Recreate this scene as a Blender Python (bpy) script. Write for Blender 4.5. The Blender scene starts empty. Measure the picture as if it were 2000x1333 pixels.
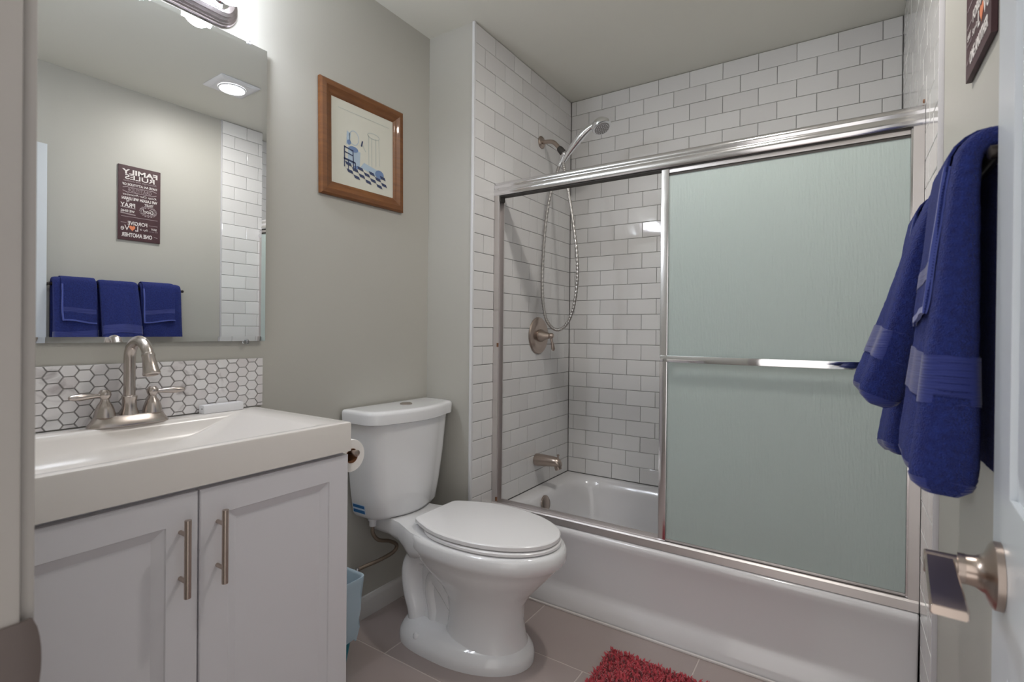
import bpy, bmesh, math, random
from mathutils import Vector, Matrix
R = random.Random(7)
PI = math.pi
rad = math.radians
scene = bpy.context.scene
COL = scene.collection

# ------------------------------------------------------------------ camera
CAM = Vector((1.293, -2.554, 1.106))
YAW, PITCH, ROLL, FPX = rad(33.25), rad(-0.21), rad(0.56), 994.7
fw = Vector((-math.sin(YAW)*math.cos(PITCH), math.cos(YAW)*math.cos(PITCH), math.sin(PITCH)))
rt = Vector((math.cos(YAW), math.sin(YAW), 0)); up = rt.cross(fw)
r2 = rt*math.cos(ROLL) + up*math.sin(ROLL); u2 = up*math.cos(ROLL) - rt*math.sin(ROLL)
cd = bpy.data.cameras.new('camera'); cam = bpy.data.objects.new('camera', cd); COL.objects.link(cam)
M = Matrix.Identity(4)
for i in range(3):
    M[i][0], M[i][1], M[i][2], M[i][3] = r2[i], u2[i], -fw[i], CAM[i]
cam.matrix_world = M
cd.sensor_width = 36.0; cd.sensor_fit = 'HORIZONTAL'; cd.lens = FPX/2000*36
cd.shift_y = -16.3/2000; cd.clip_start = 0.02
cd.dof.use_dof = True; cd.dof.focus_distance = 2.0; cd.dof.aperture_fstop = 7.0
scene.camera = cam

# ------------------------------------------------------------------ world, exposure
w = bpy.data.worlds.new('world'); scene.world = w; w.use_nodes = True
bg = w.node_tree.nodes['Background']
bg.inputs[0].default_value = (1.0, 0.955, 0.92, 1); bg.inputs[1].default_value = 0.6
BULB_E, LAMP_E = 24.0, 125.0
scene.view_settings.view_transform = 'Standard'; scene.view_settings.look = 'None'
scene.view_settings.exposure = 1.2; scene.view_settings.gamma = 1.0
scene.view_settings.use_curve_mapping = False

# ------------------------------------------------------------------ materials
MATS = {}
def mat(name, color, rough=0.5, metal=0.0, spec=0.5, bump=None, var=None, coat=0, trans=0, emit=None, aniso=None, ior=None, sheen=0):
    """bump=(scale,strength[,stretch]) noise relief; var=(scale,amount,color2) colour grain"""
    if name in MATS: return MATS[name]
    m = bpy.data.materials.new(name); m.use_nodes = True
    nt = m.node_tree; N = nt.nodes; L = nt.links; b = N['Principled BSDF']
    b.inputs['Base Color'].default_value = (*color, 1); b.inputs['Roughness'].default_value = rough
    b.inputs['Metallic'].default_value = metal; b.inputs['Specular IOR Level'].default_value = spec
    b.inputs['Coat Weight'].default_value = coat; b.inputs['Transmission Weight'].default_value = trans
    b.inputs['Sheen Weight'].default_value = sheen
    if ior: b.inputs['IOR'].default_value = ior
    if emit:
        b.inputs['Emission Color'].default_value = (*emit[0], 1); b.inputs['Emission Strength'].default_value = emit[1]
    tc = None
    def coords(stretch=None):
        nonlocal tc
        if tc is None: tc = N.new('ShaderNodeTexCoord')
        if not stretch: return tc.outputs['Object']
        mp = N.new('ShaderNodeMapping'); mp.inputs['Scale'].default_value = stretch
        L.new(tc.outputs['Object'], mp.inputs['Vector']); return mp.outputs['Vector']
    if bump:
        n = N.new('ShaderNodeTexNoise'); n.inputs['Scale'].default_value = bump[0]; n.inputs['Detail'].default_value = 4
        L.new(coords(bump[2] if len(bump) > 2 else None), n.inputs['Vector'])
        bp = N.new('ShaderNodeBump'); bp.inputs['Strength'].default_value = bump[1]; bp.inputs['Distance'].default_value = 0.004
        L.new(n.outputs['Fac'], bp.inputs['Height']); L.new(bp.outputs['Normal'], b.inputs['Normal'])
    if var:
        n = N.new('ShaderNodeTexNoise'); n.inputs['Scale'].default_value = var[0]; n.inputs['Detail'].default_value = 5
        L.new(coords(var[3] if len(var) > 3 else None), n.inputs['Vector'])
        cr = N.new('ShaderNodeValToRGB'); cr.color_ramp.elements[0].position = 0.5-var[1]; cr.color_ramp.elements[1].position = 0.5+var[1]
        cr.color_ramp.elements[0].color = (*color, 1); cr.color_ramp.elements[1].color = (*var[2], 1)
        L.new(n.outputs['Fac'], cr.inputs['Fac']); L.new(cr.outputs['Color'], b.inputs['Base Color'])
    MATS[name] = m
    return m

PAINT = mat('wall_paint', (0.480, 0.468, 0.425), 0.45, bump=(260, 0.05))
CEIL = mat('ceiling_paint', (0.74, 0.73, 0.66), 0.6, bump=(220, 0.06))
GROUT = mat('tile_grout', (0.27, 0.26, 0.255), 0.9, bump=(400, 0.2))
def tile_material():
    m = mat('white_glazed_tile', (0.74, 0.735, 0.73), 0.05, spec=0.5)
    nt = m.node_tree; N = nt.nodes; L = nt.links; b = N['Principled BSDF']
    oi = N.new('ShaderNodeObjectInfo'); tc = N.new('ShaderNodeTexCoord')
    cr = N.new('ShaderNodeValToRGB')
    cr.color_ramp.elements[0].color = (0.70, 0.69, 0.685, 1); cr.color_ramp.elements[1].color = (0.77, 0.765, 0.76, 1)
    L.new(oi.outputs['Random'], cr.inputs['Fac']); L.new(cr.outputs['Color'], b.inputs['Base Color'])
    n = N.new('ShaderNodeTexNoise'); n.inputs['Scale'].default_value = 14; n.inputs['Detail'].default_value = 1
    bp = N.new('ShaderNodeBump'); bp.inputs['Strength'].default_value = 0.06; bp.inputs['Distance'].default_value = 0.006
    ad = N.new('ShaderNodeVectorMath'); ad.operation = 'ADD'
    L.new(tc.outputs['Object'], ad.inputs[0]); L.new(oi.outputs['Location'], ad.inputs[1])
    L.new(ad.outputs[0], n.inputs['Vector']); L.new(n.outputs['Fac'], bp.inputs['Height']); L.new(bp.outputs['Normal'], b.inputs['Normal'])
    return m
TILE = tile_material()
TRIMW = mat('white_trim_paint', (0.70, 0.70, 0.71), 0.3)
EDGE = mat('pale_metal_edge', (0.62, 0.61, 0.64), 0.3)
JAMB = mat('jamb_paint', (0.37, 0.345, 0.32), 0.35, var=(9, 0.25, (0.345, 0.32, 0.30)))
DOORP = mat('door_paint', (0.66, 0.70, 0.74), 0.3)
CERAMIC = mat('white_ceramic', (0.80, 0.80, 0.81), 0.08, coat=0.3)
SEATP = mat('white_seat_plastic', (0.85, 0.84, 0.845), 0.18)
TUBM = mat('white_enamel', (0.74, 0.73, 0.74), 0.14, coat=0.25)
CABW = mat('white_cabinet_paint', (0.70, 0.685, 0.715), 0.32)
TOPW = mat('white_cultured_marble', (0.74, 0.70, 0.665), 0.22)
NICKEL = mat('brushed_nickel', (0.52, 0.465, 0.43), 0.27, 1.0, bump=(60, 0.03, (1, 1, 14)))
NICKEL2 = mat('warm_brushed_nickel', (0.48, 0.40, 0.35), 0.28, 1.0)
CHROME = mat('chrome', (0.86, 0.87, 0.89), 0.06, 1.0)
ALU = mat('polished_aluminium', (0.80, 0.79, 0.81), 0.14, 1.0, bump=(30, 0.02, (.3, 20, 20)))
ALUD = mat('brushed_aluminium', (0.70, 0.665, 0.655), 0.42, 1.0)
DARK = mat('dark_rubber', (0.05, 0.045, 0.04), 0.6)
RUST = mat('rusty_steel', (0.20, 0.09, 0.045), 0.8, bump=(90, 0.5))
BRONZE = mat('dark_bronze', (0.06, 0.05, 0.045), 0.35, 0.8)
MIRROR = mat('mirror_silver', (0.90, 0.925, 0.94), 0.0, 1.0)
WOOD = mat('stained_oak', (0.21, 0.078, 0.018), 0.42, var=(7, 0.28, (0.13, 0.043, 0.010), (2, 2, 14)), coat=0.1)
PAPER = mat('cream_print_paper', (0.66, 0.65, 0.57), 0.7)
BLUEINK = mat('blue_ink', (0.16, 0.24, 0.42), 0.8); PALEINK = mat('pale_blue_ink', (0.42, 0.52, 0.62), 0.8)
DARKINK = mat('dark_blue_ink', (0.045, 0.06, 0.13), 0.8); GREYINK = mat('grey_green_ink', (0.50, 0.54, 0.50), 0.8)
SIGNB = mat('dark_maroon_board', (0.045, 0.016, 0.022), 0.5, var=(30, 0.3, (0.075, 0.03, 0.035)))
SIGNW = mat('off_white_lettering', (0.72, 0.68, 0.66), 0.7); SIGNO = mat('orange_heart_print', (0.70, 0.22, 0.10), 0.7)
SIGNG = mat('grey_lettering', (0.33, 0.27, 0.28), 0.7)
TP = mat('tissue_paper', (0.86, 0.83, 0.80), 0.95, bump=(180, 0.2)); CARD = mat('brown_cardboard', (0.22, 0.09, 0.035), 0.9)
TEAL = mat('teal_plastic', (0.0, 0.20, 0.27), 0.35)
HOSEM = mat('braided_steel_hose', (0.30, 0.24, 0.19), 0.4, 0.9, bump=(500, 0.6))
WHITEP = mat('white_plastic', (0.80, 0.80, 0.82), 0.35); GREYP = mat('grey_plastic', (0.25, 0.24, 0.24), 0.4)
STRIPE = mat('blue_sticker', (0.01, 0.13, 0.36), 0.4); PALEST = mat('pale_sticker', (0.55, 0.68, 0.82), 0.4)
FLOORT = mat('taupe_floor_tile', (0.36, 0.30, 0.285), 0.28, var=(3.5, 0.3, (0.40, 0.335, 0.315)), bump=(30, 0.05))
FGROUT = mat('pale_floor_grout', (0.58, 0.52, 0.49), 0.9)
CAULK = mat('white_caulk', (0.72, 0.68, 0.66), 0.5)
BASEB = mat('baseboard_paint', (0.62, 0.60, 0.585), 0.3)
def towel_mat(name, c1, c2):
    m = mat(name, c1, 0.95, var=(160, 0.22, c2), sheen=0.15)
    nt = m.node_tree; N = nt.nodes; L = nt.links; b = N['Principled BSDF']
    tc = N.new('ShaderNodeTexCoord'); v = N.new('ShaderNodeTexVoronoi'); v.inputs['Scale'].default_value = 520
    bp = N.new('ShaderNodeBump'); bp.inputs['Strength'].default_value = 0.9; bp.inputs['Distance'].default_value = 0.003
    L.new(tc.outputs['Object'], v.inputs['Vector']); L.new(v.outputs['Distance'], bp.inputs['Height']); L.new(bp.outputs['Normal'], b.inputs['Normal'])
    b.inputs['Sheen Tint'].default_value = (0.35, 0.4, 1, 1); b.inputs['Sheen Roughness'].default_value = 0.5
    return m
TERRY = towel_mat('royal_blue_terry', (0.006, 0.012, 0.115), (0.013, 0.030, 0.205))
BAND = mat('royal_blue_dobby_weave', (0.010, 0.022, 0.18), 0.7, bump=(40, 0.9, (0.2, 0.2, 9)), sheen=0.3)
HEM = mat('light_blue_hem', (0.05, 0.075, 0.32), 0.7, sheen=0.3)
REDM = mat('red_chenille', (0.42, 0.035, 0.055), 0.95, var=(30, 0.25, (0.56, 0.075, 0.095)), sheen=0.5)
BULBM = mat('lit_bulb_glass', (1, 1, 1), 0.2, emit=((0.85, 0.905, 1.0), BULB_E))
LAMPM = mat('lit_lamp_lens', (1, 1, 1), 0.3, emit=((1.0, 0.955, 0.90), LAMP_E))
CLEARG = mat('clear_glass', (0.95, 0.97, 1), 0.02, trans=1.0, ior=1.45)
def frosted():
    m = bpy.data.materials.new('frosted_rain_glass'); m.use_nodes = True; nt = m.node_tree; N = nt.nodes; L = nt.links
    N.remove(N['Principled BSDF']); out = N['Material Output']
    tc = N.new('ShaderNodeTexCoord'); mp = N.new('ShaderNodeMapping'); mp.inputs['Scale'].default_value = (1, 1, 0.16)
    n = N.new('ShaderNodeTexNoise'); n.inputs['Scale'].default_value = 150; n.inputs['Detail'].default_value = 3
    bp = N.new('ShaderNodeBump'); bp.inputs['Strength'].default_value = 0.45; bp.inputs['Distance'].default_value = 0.004
    L.new(tc.outputs['Object'], mp.inputs['Vector']); L.new(mp.outputs['Vector'], n.inputs['Vector'])
    L.new(n.outputs['Fac'], bp.inputs['Height'])
    rf = N.new('ShaderNodeBsdfRefraction'); rf.inputs['Color'].default_value = (0.88, 0.95, 0.92, 1); rf.inputs['Roughness'].default_value = 0.45; rf.inputs['IOR'].default_value = 1.25
    tr = N.new('ShaderNodeBsdfTranslucent'); tr.inputs['Color'].default_value = (0.86, 0.95, 0.92, 1)
    df = N.new('ShaderNodeBsdfDiffuse'); df.inputs['Color'].default_value = (0.70, 0.79, 0.765, 1)
    gl = N.new('ShaderNodeBsdfGlossy'); gl.inputs['Roughness'].default_value = 0.28
    fr = N.new('ShaderNodeFresnel'); fr.inputs['IOR'].default_value = 1.4
    for s in (rf, tr, df, gl, fr): L.new(bp.outputs['Normal'], s.inputs['Normal'])
    a = N.new('ShaderNodeMixShader'); a.inputs[0].default_value = 0.5; L.new(rf.outputs[0], a.inputs[1]); L.new(tr.outputs[0], a.inputs[2])
    c = N.new('ShaderNodeMixShader'); c.inputs[0].default_value = 0.55; L.new(a.outputs[0], c.inputs[1]); L.new(df.outputs[0], c.inputs[2])
    d = N.new('ShaderNodeMixShader'); L.new(fr.outputs[0], d.inputs[0]); L.new(c.outputs[0], d.inputs[1]); L.new(gl.outputs[0], d.inputs[2])
    L.new(d.outputs[0], out.inputs['Surface']); return m
FROST = frosted()
def marble():
    m = mat('white_marble_mosaic', (0.68, 0.66, 0.66), 0.3)
    nt = m.node_tree; N = nt.nodes; L = nt.links; b = N['Principled BSDF']
    oi = N.new('ShaderNodeObjectInfo'); tc = N.new('ShaderNodeTexCoord'); ad = N.new('ShaderNodeVectorMath'); ad.operation = 'MULTIPLY_ADD'
    ad.inputs[1].default_value = (1, 1, 1); L.new(tc.outputs['Object'], ad.inputs[0])
    sc = N.new('ShaderNodeVectorMath'); sc.operation = 'SCALE'; sc.inputs['Scale'].default_value = 1.0
    L.new(oi.outputs['Location'], sc.inputs[0]); L.new(sc.outputs[0], ad.inputs[2])
    n = N.new('ShaderNodeTexNoise'); n.inputs['Scale'].default_value = 9; n.inputs['Detail'].default_value = 6; n.inputs['Distortion'].default_value = 1.6
    L.new(ad.outputs[0], n.inputs['Vector'])
    cr = N.new('ShaderNodeValToRGB'); e = cr.color_ramp.elements
    e[0].position = 0.30; e[0].color = (0.46, 0.43, 0.43, 1); e[1].position = 0.42; e[1].color = (0.80, 0.785, 0.785, 1)
    L.new(n.outputs['Fac'], cr.inputs['Fac'])
    mx = N.new('ShaderNodeMix'); mx.data_type = 'RGBA'; mx.blend_type = 'MULTIPLY'; mx.inputs['Factor'].default_value = 1
    c2 = N.new('ShaderNodeValToRGB'); c2.color_ramp.elements[0].color = (0.86, 0.83, 0.83, 1); c2.color_ramp.elements[1].color = (1, 1, 1, 1)
    L.new(oi.outputs['Random'], c2.inputs['Fac']); L.new(cr.outputs['Color'], mx.inputs['A']); L.new(c2.outputs['Color'], mx.inputs['B'])
    L.new(mx.outputs['Result'], b.inputs['Base Color']); return m
MARBLE = marble()
def liner():
    m = bpy.data.materials.new('translucent_blue_liner'); m.use_nodes = True; nt = m.node_tree; N = nt.nodes; L = nt.links
    N.remove(N['Principled BSDF']); t = N.new('ShaderNodeBsdfTranslucent'); t.inputs['Color'].default_value = (0.74, 0.88, 0.97, 1)
    d = N.new('ShaderNodeBsdfDiffuse'); d.inputs['Color'].default_value = (0.70, 0.85, 0.96, 1); g = N.new('ShaderNodeBsdfGlossy'); g.inputs['Roughness'].default_value = 0.25
    p = N.new('ShaderNodeBsdfTransparent'); a = N.new('ShaderNodeMixShader'); a.inputs[0].default_value = 0.6
    L.new(t.outputs[0], a.inputs[1]); L.new(d.outputs[0], a.inputs[2])
    b = N.new('ShaderNodeMixShader'); b.inputs[0].default_value = 0.12; L.new(a.outputs[0], b.inputs[1]); L.new(g.outputs[0], b.inputs[2])
    c = N.new('ShaderNodeMixShader'); c.inputs[0].default_value = 0.06; L.new(b.outputs[0], c.inputs[1]); L.new(p.outputs[0], c.inputs[2])
    L.new(c.outputs[0], N['Material Output'].inputs['Surface']); return m
LINER = liner()

# ------------------------------------------------------------------ mesh helpers
class G:
    """collects shapes in world coordinates; build() links them as ONE mesh object"""
    def __init__(s): s.v = []; s.f = []; s.m = []
    def add(s, vs, fs, mi=0):
        o = len(s.v); s.v += [tuple(v) for v in vs]; s.f += [tuple(i+o for i in f) for f in fs]; s.m += [mi]*len(fs); return s
    def box(s, a, b, bev=0.0, seg=2, mi=0):
        x0, y0, z0 = (min(a[i], b[i]) for i in range(3)); x1, y1, z1 = (max(a[i], b[i]) for i in range(3))
        bm = bmesh.new(); bmesh.ops.create_cube(bm, size=1.0)
        for v in bm.verts: v.co = Vector(((x0+x1)/2+v.co.x*(x1-x0), (y0+y1)/2+v.co.y*(y1-y0), (z0+z1)/2+v.co.z*(z1-z0)))
        if bev > 0: bmesh.ops.bevel(bm, geom=list(bm.edges), offset=bev, segments=seg, profile=0.6, affect='EDGES', clamp_overlap=True)
        bm.verts.index_update()
        s.add([v.co for v in bm.verts], [[v.index for v in f.verts] for f in bm.faces], mi); bm.free(); return s
    def loft(s, loops, cap0=True, cap1=True, closed=True, mi=0):
        n = len(loops[0]); vs = [p for l in loops for p in l]; fs = []
        for i in range(len(loops)-1):
            for j in range(n if closed else n-1):
                k = (j+1) % n; fs.append((i*n+j, i*n+k, (i+1)*n+k, (i+1)*n+j))
        if cap0: fs.append(tuple(reversed(range(n))))
        if cap1: fs.append(tuple(range((len(loops)-1)*n, len(loops)*n)))
        return s.add(vs, fs, mi)
    def tube(s, path, r, seg=12, caps=True, mi=0):
        P = [Vector(p) for p in path]; rr = r if isinstance(r, (list, tuple)) else [r]*len(P); loops = []
        t0 = (P[1]-P[0]).normalized(); nrm = t0.orthogonal().normalized()
        for i, p in enumerate(P):
            t = ((P[min(i+1, len(P)-1)]-P[max(i-1, 0)])).normalized()
            nrm = (nrm - t*nrm.dot(t)).normalized(); bn = t.cross(nrm)
            loops.append([p+(nrm*math.cos(2*PI*k/seg)+bn*math.sin(2*PI*k/seg))*rr[i] for k in range(seg)])
        return s.loft(loops, caps, caps, mi=mi)
    def lathe(s, prof, o, d=(0, 0, 1), seg=28, caps=True, mi=0):
        d = Vector(d).normalized(); a = d.orthogonal().normalized(); b = d.cross(a); o = Vector(o)
        return s.loft([[o+d*h+(a*math.cos(2*PI*k/seg)+b*math.sin(2*PI*k/seg))*max(r, 1e-5) for k in range(seg)] for r, h in prof], caps, caps, mi=mi)
    def prism(s, poly, axis, a, b, mi=0):
        """poly: 2-d points in the plane of the two other axes (in x,y,z order), swept along axis from a to b"""
        def p3(p, t): q = list(p); q.insert(axis, t); return Vector(q)
        return s.loft([[p3(p, a) for p in poly], [p3(p, b) for p in poly]], mi=mi)
    def build(s, name, mats, parent=None, smooth=38, loc=None):
        me = bpy.data.meshes.new(name); me.from_pydata([tuple(v) for v in s.v], [], s.f)
        for m in (mats if isinstance(mats, (list, tuple)) else [mats]): me.materials.append(m)
        me.polygons.foreach_set('material_index', s.m)
        bm = bmesh.new(); bm.from_mesh(me); bmesh.ops.recalc_face_normals(bm, faces=bm.faces); bm.to_mesh(me); bm.free()
        if smooth:
            me.polygons.foreach_set('use_smooth', [True]*len(me.polygons)); me.set_sharp_from_angle(angle=rad(smooth))
        o = bpy.data.objects.new(name, me); COL.objects.link(o)
        if loc: o.location = loc
        if parent: attach(o, parent)
        return o
def attach(o, p):
    o.parent = p; o.matrix_parent_inverse = world_of(p).inverted()
    return o
def world_of(o):
    b = Matrix.LocRotScale(o.location, o.rotation_euler, o.scale)
    return world_of(o.parent) @ o.matrix_parent_inverse @ b if o.parent else b
def tag(o, label, cat, group=None, kind=None):
    o['label'] = label; o['category'] = cat
    if group: o['group'] = group
    if kind: o['kind'] = kind
    return o
def thing(name, loc, label, cat, group=None, kind=None):
    o = bpy.data.objects.new(name, None); COL.objects.link(o); o.location = loc; o.empty_display_size = 0.05
    return tag(o, label, cat, group, kind)
def spline(pts, n=8):
    P = [Vector(p) for p in pts]; out = []
    for i in range(len(P)-1):
        p0, p1, p2, p3 = P[max(i-1, 0)], P[i], P[i+1], P[min(i+2, len(P)-1)]
        for k in range(n):
            t = k/n; out.append(0.5*((2*p1)+(p2-p0)*t+(2*p0-5*p1+4*p2-p3)*t*t+(3*p1-p0-3*p2+p3)*t**3))
    return out+[P[-1]]
def rrect(x0, x1, y0, y1, r, z, n=6):
    r = min(r, (x1-x0)/2-1e-4, (y1-y0)/2-1e-4); out = []
    for cx, cy, a in ((x1-r, y1-r, 0), (x0+r, y1-r, 90), (x0+r, y0+r, 180), (x1-r, y0+r, 270)):
        for k in range(n+1): t = rad(a+90*k/n); out.append(Vector((cx+r*math.cos(t), cy+r*math.sin(t), z)))
    return out

# ------------------------------------------------------------------ setting
WX, H, YF, RX, TX, YI = -0.248, 2.384, -0.884, 1.4835, 1.473, -2.4295
ZT, TP_V = 0.327, 0.079
tag(G().box((WX-0.1, -2.9, H), (RX+0.1, 0.12, H+0.1)).build('ceiling', CEIL), 'greige painted ceiling over the bathroom', 'ceiling', kind='structure')
tag(G().box((WX-0.1, -2.55, -0.1), (WX, YF+0.02, H)).build('wall_left', PAINT), 'greige painted wall behind vanity, mirror and toilet', 'wall', kind='structure')
tag(G().box((RX, -2.55, -0.1), (RX+0.1, 0.12, H)).build('wall_right', PAINT), 'greige painted wall carrying the blue towels', 'wall', kind='structure')
fwl = G().box((WX-0.1, YI-0.115, -0.1), (0.728, YI, H)).box((1.42, YI-0.115, -0.1), (RX+0.1, YI, H)).box((0.728, YI-0.115, 2.06), (1.42, YI, H))
tag(fwl.build('wall_front', PAINT), 'greige painted wall around the doorway', 'wall', kind='structure')

def tile_mesh(w, h, ax, sgn, depth=0.008, bev=0.0022, mats=TILE, name='tile'):
    """glazed tile lying in the plane normal to axis ax, front face at 0 towards sgn; 9 quads"""
    a, b = w/2, h/2; g = G(); vs = []
    for (da, d) in ((0, -depth), (0, -bev*0.55), (bev, 0)):
        for (sx, sy) in ((-1, -1), (1, -1), (1, 1), (-1, 1)):
            u, v = sx*(a-da), sy*(b-da)
            vs.append((d*sgn, u, v) if ax == 0 else ((u, d*sgn, v) if ax == 1 else (u, v, d*sgn)))
    fs = [(8, 9, 10, 11)]
    for i in range(2):
        for j in range(4): k = (j+1) % 4; fs.append((i*4+j, i*4+k, i*4+4+k, i*4+4+j))
    g.add(vs, fs); me = bpy.data.meshes.new(name); me.from_pydata(g.v, [], g.f)
    bm = bmesh.new(); bm.from_mesh(me); bmesh.ops.recalc_face_normals(bm, faces=bm.faces); bm.normal_update()
    c = Vector((sgn if ax == 0 else 0, sgn if ax == 1 else 0, sgn if ax == 2 else 0))
    big = max(bm.faces, key=lambda f: f.calc_area() if abs(f.normal.dot(c)) > 0.9 else 0)
    if big.normal.dot(c) < 0: bmesh.ops.reverse_faces(bm, faces=bm.faces)
    bm.to_mesh(me); bm.free(); me.materials.append(mats); return me
_cache = {}
def put_tile(ax, sgn, front, u0, u1, v0, v1, parent, name='tile', mats=TILE, depth=0.008, bev=0.0022, jit=0.0005):
    if u1-u0 < 0.006 or v1-v0 < 0.006: return
    key = (ax, sgn, round(u1-u0, 4), round(v1-v0, 4), name)
    if key not in _cache: _cache[key] = tile_mesh(u1-u0, v1-v0, ax, sgn, depth, bev, mats, name)
    o = bpy.data.objects.new(name, _cache[key]); COL.objects.link(o)
    f = front+R.uniform(-jit, jit)
    o.location = (f, (u0+u1)/2, (v0+v1)/2) if ax == 0 else (((u0+u1)/2, f, (v0+v1)/2) if ax == 1 else ((u0+u1)/2, (v0+v1)/2, f))
    t = 0.006
    o.rotation_euler = (R.uniform(-t, t), R.uniform(-t, t), R.uniform(-t, t)*0.3) if ax != 2 else (0, 0, 0)
    if ax == 0: o.rotation_euler[0] *= 0.15
    if ax == 1: o.rotation_euler[1] *= 0.15
    attach(o, parent); return o
def courses(ax, sgn, front, a, b, parent, pitch, first, skip=None):
    """26 running-bond courses of subway tile between a and b; 'first' is a joint of the top course"""
    gr = 0.002
    for i in range(26):
        z0 = ZT+i*TP_V+(gr if i else 0.0010); z1 = ZT+(i+1)*TP_V if i < 25 else H-0.003
        j = first+(0 if (25-i) % 2 == 0 else pitch/2)
        while j > a: j -= pitch
        while j < b:
            u0, u1 = max(a, j)+gr/2, min(b, j+pitch)-gr/2
            put_tile(ax, sgn, front, round(u0, 5), round(u1, 5), round(z0, 5), round(z1, 5), parent)
            j += pitch
# left end of the tub alcove: painted return plus tiled face
wl = G().box((WX-0.1, YF, -0.1), (-0.007, 0.12, H)).build('wall_alcove_left', [PAINT, GROUT])
for p in wl.data.polygons: p.material_index = 1 if p.normal.x > 0.9 else 0
tag(wl, 'furred-out wall at the faucet end of the tub, white subway tile inside', 'wall', kind='structure')
courses(0, 1, 0.0, YF+0.008, -0.001, wl, 0.1498, -0.133)
wb = G().box((-0.007, 0.007, -0.1), (RX, 0.12, H)).build('wall_alcove_back', GROUT)
tag(wb, 'long back wall of the tub alcove in white subway tile', 'wall', kind='structure')
courses(1, -1, 0.0, 0.001, TX-0.001, wb, 0.1530, 0.030)
YR = -0.970
wr = G().box((TX+0.007, YR, 0.0), (RX, 0.007, H)).build('wall_alcove_right', GROUT)
tag(wr, 'white subway tiled wall at the right end of the tub', 'wall', kind='structure')
courses(0, -1, TX, YR+0.001, -0.001, wr, 0.1498, -0.07)
for z0, z1 in ((0.004, 0.088), (0.09, 0.166), (0.168, 0.245), (0.247, 0.325)):       # the legs of tile beside the tub apron
    put_tile(0, -1, TX, YR+0.001, -0.7515, z0, z1, wr); put_tile(0, 1, 0.0, YF+0.008, -0.7515, z0, z1, wl)
tag(G().box((-0.010, YF-0.004, 0.0), (0.003, YF+0.008, H-0.001), 0.002).build('trim_1', TRIMW), 'thin white vertical edge trim of the left tiled wall', 'trim', kind='structure')
tag(G().box((TX-0.0005, YR-0.004, 0.0), (RX, YR, H-0.001), 0.001).build('trim_2', EDGE), 'thin pale edge strip of the right tiled wall', 'trim', kind='structure')
# floor of long taupe tiles
fl = G().box((WX-0.05, -2.9, -0.1), (RX+0.05, 0.05, -0.0010)).build('floor', FGROUT)
tag(fl, 'floor of large taupe rectangular tiles with pale grout', 'floor', kind='structure')
ys = [-0.745-0.2955*k for k in range(8)]
for k in range(7):
    j = 0.288-0.601*2+(0.3 if k % 2 else 0)
    while j < RX:
        a, b = max(j, WX)+0.002, min(j+0.601, RX)-0.002
        if b-a > 0.03: put_tile(2, 1, 0.0, round(a, 4), round(b, 4), round(ys[k+1]+0.002, 4), round(ys[k]-0.002, 4), fl, 'floor_tile', FLOORT, 0.004, 0.0008, 0.0)
        j += 0.601
tag(G().box((0.012, -0.760, 0.0), (TX-0.012, -0.7505, 0.007), 0.002).build('trim_3', CAULK), 'white caulk bead where the tub apron meets the floor', 'trim', kind='structure')
bbp = [(0.0, 0.0), (0.013, 0.0), (0.013, 0.062), (0.010, 0.070), (0.006, 0.078), (0.0, 0.080)]
bb = G().loft([[Vector((WX+p[0], y, p[1])) for p in bbp] for y in (-1.64, YF-0.001)]).loft([[Vector((x, YF-p[0], p[1])) for p in bbp] for x in (WX+0.013, -0.011)])
tag(bb.build('baseboard_left', BASEB), 'white baseboard along the wall behind the toilet', 'baseboard', kind='structure')
bb = G().loft([[Vector((RX-p[0], y, p[1])) for p in bbp] for y in (YI+0.02, YR-0.06)])
tag(bb.build('baseboard_right', BASEB), 'white baseboard along the towel wall', 'baseboard', kind='structure')

# doorway in the foreground: left jamb with strike plate, right open door
jt = thing('trim_4', (0.74, YI, 0), 'beige painted door jamb at the left edge of the doorway', 'door frame', kind='structure')
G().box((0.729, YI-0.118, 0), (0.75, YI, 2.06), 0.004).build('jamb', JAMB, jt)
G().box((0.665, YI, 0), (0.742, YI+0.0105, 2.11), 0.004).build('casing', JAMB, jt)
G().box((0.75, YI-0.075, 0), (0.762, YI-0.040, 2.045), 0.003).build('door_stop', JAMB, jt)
sp = G()
lo = []
for k in range(9):                                     # D-shaped lip curling past the jamb edge
    z = 0.800+0.072*k/8; e = math.sqrt(max(0, 1-((k-4)/4.4)**2))
    lo.append([Vector((0.7503, YI-0.034, z)), Vector((0.7525, YI-0.034, z)), Vector((0.7525, YI-0.002, z)), Vector((0.7515-0.004*e, YI+0.002+0.011*e, z)),
               Vector((0.7490-0.004*e, YI+0.0016+0.010*e, z)), Vector((0.7503, YI-0.002, z))])
sp.loft(lo); sp.build('strike_plate', mat('tarnished_brass', (0.20, 0.165, 0.15), 0.45, 0.7), jt)['label'] = 'dull bronze strike plate with curved lip'
G().box((0.7524, YI-0.030, 0.812), (0.7530, YI-0.0135, 0.846)).build('latch_hole', DARK, jt)
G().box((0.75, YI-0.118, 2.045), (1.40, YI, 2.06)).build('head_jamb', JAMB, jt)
G().box((1.40, YI-0.118, 0), (1.42, YI, 2.06)).build('jamb', JAMB, jt)

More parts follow.
